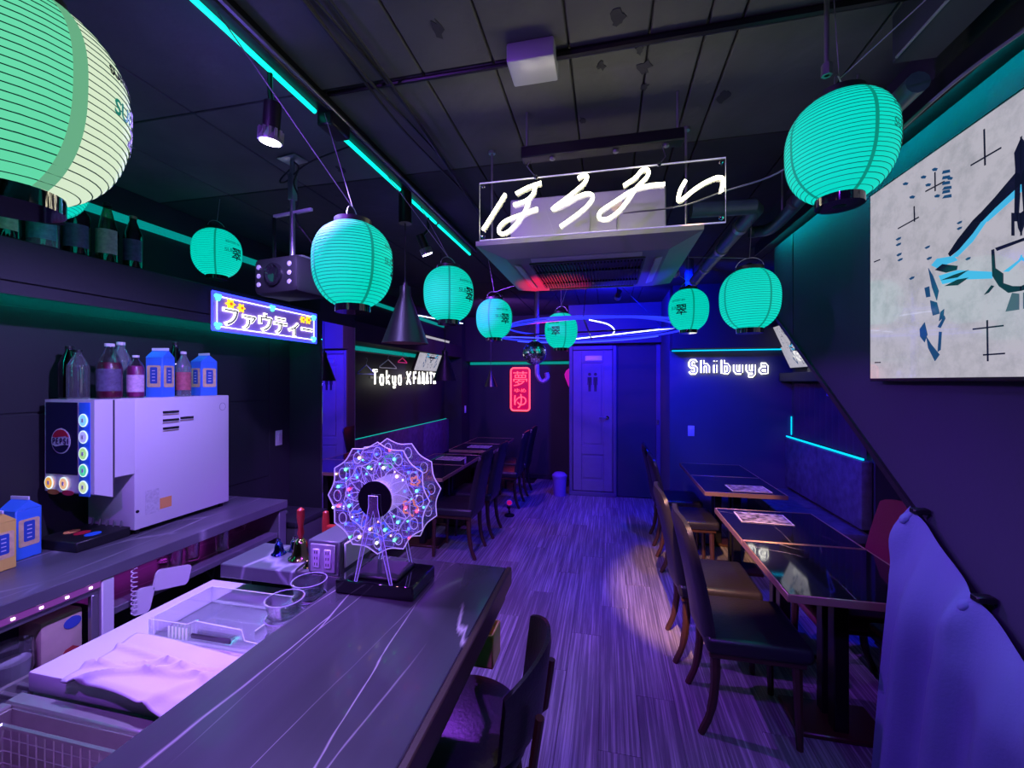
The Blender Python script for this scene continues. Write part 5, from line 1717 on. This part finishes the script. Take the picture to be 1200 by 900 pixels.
mat('label_cream', (.55, .50, .35), .5, var=.6, vscale=70)
mat('teal_plastic', (.08, .22, .28), .35)
TZ = BZ + DH
bottle('clear bottle at the end of the row on the dispenser', (-2.49, 1.515, TZ), .25, .038, 'dark_glass', 'black', None)
bottle('clear bottle next to the maroon bottle on the dispenser', (-2.41, 1.50, TZ), .23, .040, 'clear_pet', 'black', None)
bottle('maroon juice bottle with dark label on the dispenser', (-2.345, 1.585, TZ), .265, .048, 'clear_glass', 'cap_white', 'label_dark', .34, fill='maroon_liquid')
bottle('pale green bottle with white cap behind the pink labelled bottle', (-2.455, 1.71, TZ), .285, .045, 'teal_glass', 'cap_white')
bottle('slim bottle with pink label between maroon bottle and blue carton', (-2.335, 1.695, TZ), .215, .036, 'clear_glass', 'cap_white', 'label_pink', .25, fill='pink_liquid')
bottle('teal bottle with red label between the two blue cartons', (-2.335, 1.945, TZ), .25, .036, 'teal_glass', 'cap_white', 'label_red', .28)
bottle('tall dark bottle with black cap behind the teal bottle', (-2.46, 2.0, TZ), .31, .042, 'dark_glass', 'black', None, .38)
mat('carton_blue', (.05, .22, .80), .45)
mat('carton_navy', (.03, .10, .45), .45)
mat('carton_cream', (.80, .62, .30), .5, var=.3, vscale=60)
mat('carton_white', (.80, .80, .84), .45)
mat('carton_yellow', (.85, .65, .12), .45)
def carton(label, loc, s, h, rz, m='carton_blue', group='bottles and cartons on the dispenser'):
    t = thing('drink_carton', label, 'carton', loc, rz, group)
    b = s / 2
    MB().span(-b, b, -b, b, 0, h * .80, .003, 1).build('body', m, t)
    mb = MB().add([(-b, -b, h * .8), (b, -b, h * .8), (b, b, h * .8), (-b, b, h * .8), (-b * .98, 0, h * .95), (b * .98, 0, h * .95)],
                  [(0, 1, 5, 4), (2, 3, 4, 5), (1, 2, 5), (3, 0, 4)])
    mb.build('gable', m, t, smooth=False)
    MB().span(-b, b, -.003, .003, h * .945, h, .001, 1).build('top_seal', 'carton_white', t)
    for k in range(4):
        R_ = Matrix.Rotation(k * PI / 2, 3, 'Z')
        def fx(mb):
            mb.v = [tuple(R_ @ Vector(p)) for p in mb.v]
            return mb
        pn = fx(MB().prism([(a * 1.0, c + h * .42) for a, c in rrect(s * .40, h * .22, .008)], 'y', -b - .0012, -b)).build('label', 'carton_cream', t, smooth=False)
        fx(MB().prism([(a, c + h * .44) for a, c in rrect(s * .21, h * .165, .006)], 'y', -b - .0022, -b - .0012)).build('label_block', 'carton_navy', pn, smooth=False)
        for j in range(4):
            q = fx(MB().span(-s * .09, s * .09, -b - .003, -b - .0022, h * (.33 + j * .065), h * (.345 + j * .065)))
            q.build('label_mark', 'carton_white', pn, smooth=False)
    return t
carton('blue drink carton standing in the middle of the row on the dispenser', (-2.345, 1.825, TZ), .088, .262, .25)
carton('blue drink carton at the far end of the row on the dispenser', (-2.335, 2.07, TZ), .094, .25, -.15)
carton('blue drink carton on the back counter in front of the dispenser', (-2.45, 1.32, BZ), .09, .26, .1, group='cartons at the near end of the back counter')
carton('yellow drink carton at the near end of the back counter', (-2.37, 1.20, BZ), .085, .24, .1, m='carton_yellow', group='cartons at the near end of the back counter')
# shelf bottles
SZ2 = 2.17
G2 = 'spirit bottles on the kitchen shelf'
bottle('dark spirit bottle farthest along the kitchen shelf', (-2.36, 1.70, SZ2), .27, .040, 'dark_glass', 'brass', 'label_dark', .34, G2)
bottle('thin clear bottle behind the farthest spirit bottle', (-2.44, 1.76, SZ2), .24, .034, 'clear_pet', 'brass', None, .4, G2)
bottle('dark green bottle with cream label on the kitchen shelf', (-2.36, 1.585, SZ2), .29, .042, 'green_glass', 'black', 'label_cream', .45, G2)
bottle('square-shouldered dark bottle between the green and the teal bottle', (-2.37, 1.47, SZ2), .26, .046, 'dark_glass', 'black', 'label_dark', .26, G2)
bottle('pale teal jar bottle on the kitchen shelf', (-2.37, 1.35, SZ2), .24, .050, 'teal_glass', 'black', 'label_teal', .22, G2)
bottle('dark bottle with pale label nearest on the kitchen shelf', (-2.37, 1.23, SZ2), .25, .046, 'dark_glass', 'black', 'label_cream', .3, G2)
bottle('second nearest dark bottle at the back of the kitchen shelf', (-2.47, 1.28, SZ2), .26, .042, 'dark_glass', 'black', None, .3, G2)
# small dark boxes beyond the counter end
o = thing('storage_box', 'dark storage box on the floor beyond the back counter', 'box', (-2.25, 2.62, 0))
MB().span(-.22, .22, -.16, .16, 0, .62, .008).build('body', 'dark_grey', o)
MB().span(-.225, .225, -.165, .165, .62, .66, .006).build('lid', 'wall_paint', o)
MB().lathe([(.02, .66), (.02, .67), (.008, .68)], 14).build('knob', 'grey_metal', o)

# ================================================================ TABLES, CHAIRS, BENCHES
def make_table():
    t = thing('dining_table', 'x', 'table', (0, 0, 0))
    MB().box((0, 0, .705), (.585, .605, .03), .003, 1).build('table_top', 'table_marble', t)
    for s in (-1, 1):
        MB().box((s * .2955, 0, .705), (.008, .615, .034), .002, 1).build('edge_band', 'table_edge', t)
        MB().box((0, s * .3055, .705), (.585, .008, .034), .002, 1).build('edge_band', 'table_edge', t)
    MB().box((0, 0, .68), (.36, .36, .02), .003, 1).build('under_plate', 'black_metal', t)
    for s in (-1, 1):
        MB().box((0, s * .055, .35), (.06, .06, .66), .004, 1).build('post', 'black_metal', t)
    MB().box((0, 0, .012), (.38, .24, .024), .006, 1).build('base_plate', 'chair_wood', t)
    return t
TB = make_table()
TB.location = (1.025, 2.275, 0)
TB['label'] = 'black marble table nearest the pale cloth under the stairs'
TB['group'] = 'black marble tables'
copy_tree(TB, 'black marble table with a menu sheet next to the nearest stairs-side table', (1.025, 2.897, 0), 0)
copy_tree(TB, 'black marble table with a warm lit menu sheet beside the blue bench', (1.055, 3.965, 0), 0)
copy_tree(TB, 'black marble table against the blue wall under the Shibuya lettering', (1.055, 4.587, 0), 0)
copy_tree(TB, 'black marble table at the near end of the long bench behind the ferris wheel', (-1.76, 3.94, 0), 0)
copy_tree(TB, 'black marble table with a menu sheet, second along the long bench', (-1.76, 4.562, 0), 0)
copy_tree(TB, 'black marble table with a menu sheet, third along the long bench', (-1.70, 5.50, 0), 0)
copy_tree(TB, 'black marble table at the far end of the long bench by the red neon', (-1.70, 6.122, 0), 0)
copy_tree(TB, 'black marble table in the dark space behind the maroon chair', (2.25, 3.28, 0), 0)

def make_chair(name, m, wood='chair_wood'):
    t = thing(name, 'x', 'chair', (0, 0, 0))
    def seat(u, v):
        return (0, 0, 0)
    MB().box((.005, 0, .425), (.43, .43, .075), .025, 3).build('seat', m, t)
    MB().box((.0, 0, .378), (.39, .39, .03), .004, 1).build('seat_frame', wood, t)
    # curved padded back
    n, mm = 12, 12
    def P(u, v, off):
        y = (u - .5) * (.40 + .02 * math.sin(PI * v))
        z = .40 + v * (.565 - .035 * (2 * u - 1) ** 4)
        x = -.195 - .105 * v ** 1.4 - .030 * math.cos((u - .5) * PI) * 1.0 + .03 + off
        return (x, y, z)
    th = .038
    A = [[P(i / n, j / mm, 0) for i in range(n + 1)] for j in range(mm + 1)]
    B = [[P(i / n, j / mm, -th * (1 if 0 < j < mm and 0 < i < n else .55)) for i in range(n + 1)] for j in range(mm + 1)]
    W = n + 1
    O = W * (mm + 1)
    vs = [p for r in A for p in r] + [p for r in B for p in r]
    fs = []
    for j in range(mm):
        for i in range(n):
            a, b, c, d = j * W + i, j * W + i + 1, (j + 1) * W + i + 1, (j + 1) * W + i
            fs += [(a, b, c, d), (O + a, O + d, O + c, O + b)]
    for i in range(n):
        fs += [(i, O + i, O + i + 1, i + 1), (mm * W + i, mm * W + i + 1, O + mm * W + i + 1, O + mm * W + i)]
    for j in range(mm):
        fs += [(j * W, (j + 1) * W, O + (j + 1) * W, O + j * W), (j * W + n, O + j * W + n, O + (j + 1) * W + n, (j + 1) * W + n)]
    MB().add(vs, fs).build('backrest', m, t, ang=60)
    for s in (-1, 1):
        MB().tube([(.165, s * .165, .39), (.175, s * .17, .0)], [.022, .014], 8).build('leg', wood, t)
        MB().tube(smooth_path([(-.165, s * .165, .40), (-.165, s * .165, .24), (-.185, s * .165, .10), (-.225, s * .165, .0)], 4), [.022] * 4 + [.020] * 4 + [.017] * 4 + [.015], 8).build('leg', wood, t)
    return t
CH_ = make_chair('dining_chair', 'leather')
CH_.location = (.64, 2.25, 0)
CH_['label'] = 'black leather dining chair nearest the viewer at the stairs-side tables'
CH_['group'] = 'black leather dining chairs'
copy_tree(CH_, 'black leather dining chair just behind the nearest one at the stairs-side tables', (.60, 2.74, 0), 0)
copy_tree(CH_, 'black leather dining chair at the warm lit table beside the blue bench', (.665, 3.93, 0), 0)
copy_tree(CH_, 'black leather dining chair hidden behind the one at the warm lit table', (.66, 4.52, 0), 0)
copy_tree(CH_, 'black leather dining chair closest to the ferris wheel at the long bench tables', (-1.38, 3.82, 0), PI)
copy_tree(CH_, 'black leather dining chair, second from the ferris wheel at the long bench tables', (-1.36, 4.36, 0), PI)
copy_tree(CH_, 'black leather dining chair, third from the ferris wheel at the long bench tables', (-1.31, 5.42, 0), PI)
copy_tree(CH_, 'black leather dining chair, farthest from the ferris wheel at the long bench tables', (-1.31, 6.02, 0), PI)
copy_tree(CH_, 'dark leather dining chair under the stairs behind the pale cloth', (1.42, 2.14, 0), PI)
MC = make_chair('dining_chair', 'maroon_leather')
MC.location = (1.22, 2.585, 0)
MC.rotation_euler = (0, 0, PI)
MC['label'] = 'maroon leather dining chair under the stairs facing the nearest tables'
MC['group'] = 'maroon dining chair'

# menus
mat('menu_print', (.5, .45, .45), .35)
_nt = MATS['menu_print'].node_tree
_b = _nt.nodes['Principled BSDF']
_tc = _nt.nodes.new('ShaderNodeTexCoord')
_v = _nt.nodes.new('ShaderNodeTexVoronoi')
_v.distance = 'CHEBYCHEV'
_v.inputs['Scale'].default_value = 28
_r = _nt.nodes.new('ShaderNodeValToRGB')
_r.color_ramp.elements[0].color = (.7, .62, .6, 1)
_r.color_ramp.elements[1].color = (.06, .04, .05, 1)
_r.color_ramp.elements[1].position = .62
_nt.links.new(_tc.outputs['Object'], _v.inputs['Vector'])
_nt.links.new(_v.outputs['Distance'], _r.inputs[0])
_nt.links.new(_r.outputs[0], _b.inputs['Base Color'])
mat('menu_border', (.75, .68, .66), .35)
def menu(label, x, y, rz):
    t = thing('menu_sheet', label, 'menu', (x, y, .722), rz, 'laminated menu sheets')
    MB().box((0, 0, .0008), (.21, .295, .0012)).build('sheet', 'menu_border', t, smooth=False)
    MB().box((0, 0, .0018), (.19, .275, .0008)).build('printed_area', 'menu_print', t, smooth=False)
menu('laminated menu sheet on the second stairs-side table', .97, 3.02, PI / 2 - .05)
menu('warm lit menu sheet on the table beside the blue bench', 1.12, 3.83, PI / 2 + .03)
menu('menu sheet on the second table of the long bench', -1.74, 4.60, PI / 2)
menu('menu sheet on the third table of the long bench', -1.68, 5.52, PI / 2)

# benches
def bench(label, loc, L, flip, m, segs):
    t = thing('wall_bench', label, 'bench', loc, 0 if not flip else PI)
    MB().span(-.02, .42, -L / 2, L / 2, 0, .36, .006, 1).build('plinth', 'bench_wood', t)
    n = segs
    for k in range(n):
        a, b = -L / 2 + L * k / n, -L / 2 + L * (k + 1) / n
        MB().span(-.02, .45, a + .003, b - .003, .36, .44, .02).build('seat_cushion', m, t)
        MB().span(-.03, .05, a + .003, b - .003, .47, .995, .015).build('back_cushion', m, t)
    return t
bench('long purple velvet wall bench along the dark wall', (XL + .035, 5.08, 0), 2.95, False, 'purple_velvet', 3)
bench('blue velvet wall bench below the pleated curtain', (1.925, 4.45, 0), 1.44, True, 'velvet', 2)

# pleated curtain and hanger
def cur(u, v):
    y = 3.76 + 1.30 * u
    return (1.925 - .022 * math.sin(u * 2 * PI * 12), y + .006 * math.sin(v * 3), 1.02 + .56 * v)
o = MB().grid(cur, 144, 6).build('pleated_curtain', 'curtain_cloth', ang=80)
tag(o, 'dark pleated curtain above the blue velvet bench', 'curtain')
mat('hanger_blue', (.12, .10, .75), .4)
mat('hanger_white', (.7, .7, .8), .4)
mat('hanger_pink', (.8, .05, .25), .4, emit=(.8, .02, .15), es=.3, sample=False)  # faint emission put in to brighten the hanger, which is no lamp
def hanger(label, loc, rz, m, s=1.0):
    t = thing('clothes_hanger', label, 'hanger', loc, rz)
    MB().tube([(-.20 * s, 0, -.10 * s), (-.19 * s, 0, -.085 * s), (0, 0, 0), (.19 * s, 0, -.085 * s), (.20 * s, 0, -.10 * s)], .006, 6, closed=True).build('frame', m, t)
    MB().tube(smooth_path([(0, 0, 0), (0, 0, .03), (.02, 0, .045), (.015, 0, .07), (-.008, 0, .072)], 5), .003, 6).build('hook', 'grey_metal', t)
hanger('blue clothes hanger in front of the pleated curtain', (1.80, 4.02, 1.58), PI / 2 - .3, 'hanger_blue')
hanger('blue clothes hanger on the wall before the Tokyo lettering', (-2.54, 4.15, 1.78), PI / 2 + .1, 'hanger_blue')
hanger('white clothes hanger above the Tokyo lettering', (-2.54, 4.62, 1.86), PI / 2, 'hanger_white')
hanger('pink clothes hanger beside the small leaning screen', (-2.55, 5.0, 1.90), PI / 2, 'hanger_pink', .6)
# coat rail for the hangers
cr = thing('coat_rail', 'thin metal coat rail on the wall above the Tokyo lettering', 'rail', (-2.56, 4.6, 1.915))
MB().tube([(.02, -.7, 0), (.02, .55, 0)], .006, 8).build('bar', 'grey_metal', cr)
for y in (-.7, .55):
    MB().tube([(-.04, y, 0), (.02, y, 0)], .006, 8).build('bracket', 'grey_metal', cr)

# pale cloth clipped below the stairs
def cloth(u, v):
    # u: along the slope (far to near), v: down
    ytop = 1.80 - 1.30 * u
    ztop = stair_z(ytop) + .045 - .012 * math.sin(u * PI * 4) ** 2
    if u < .02:
        ztop += .0
    zb = .06
    ztop = max(ztop, zb + .02)
    z = ztop + (zb - ztop) * v
    spread = .15 * (1 - u) * v ** .7
    y = ytop + spread
    tie = abs(math.sin(u * PI * 4.0 + .3))
    fold = (.034 * math.sin(u * 2 * PI * 8.5 + .8 * v) + .010 * math.sin(u * 61 + 2 * v)) * min(1, v * 2.5 + .05) * min(1, u * 14)
    puck = 0.0
    for uk in (.01, .21, .40, .60):
        puck += .040 * math.exp(-((u - uk + .10 * v) / .022) ** 2) * math.exp(-((v - .10) / .10) ** 2)
    x = 1.068 - .040 * min(1, v * 4) + fold * .9 - .015 * v - puck
    return (min(x, 1.085), y, z)
o = thing('pale_curtain', 'pale blue cloth clipped to the slanted underside of the stairs', 'curtain', (0, 0, 0))
cl_o = MB().grid(cloth, 90, 40).build('cloth', 'pale_cloth', o, ang=80)
for k, yk in enumerate((1.79, 1.53, 1.28, 1.02)):
    z_ = stair_z(yk) + .03
    kb = MB()
    kb.tube(smooth_path([(1.06, yk - .01, z_ + .005), (1.05, yk + .008, z_ - .012), (1.035, yk + .012, z_ - .030), (1.045, yk + .02, z_ - .05)], 5), [.004, .006, .008, .010, .011, .012, .013, .014, .014, .013, .012, .011, .009, .006, .004, .002], 8)
    kb.build('gathered_knot', 'pale_cloth', o, ang=80)
    MB().box((1.07, yk - .015, z_ + .012), (.05, .03, .02), .004, 1).build('clip', 'black_metal', o)
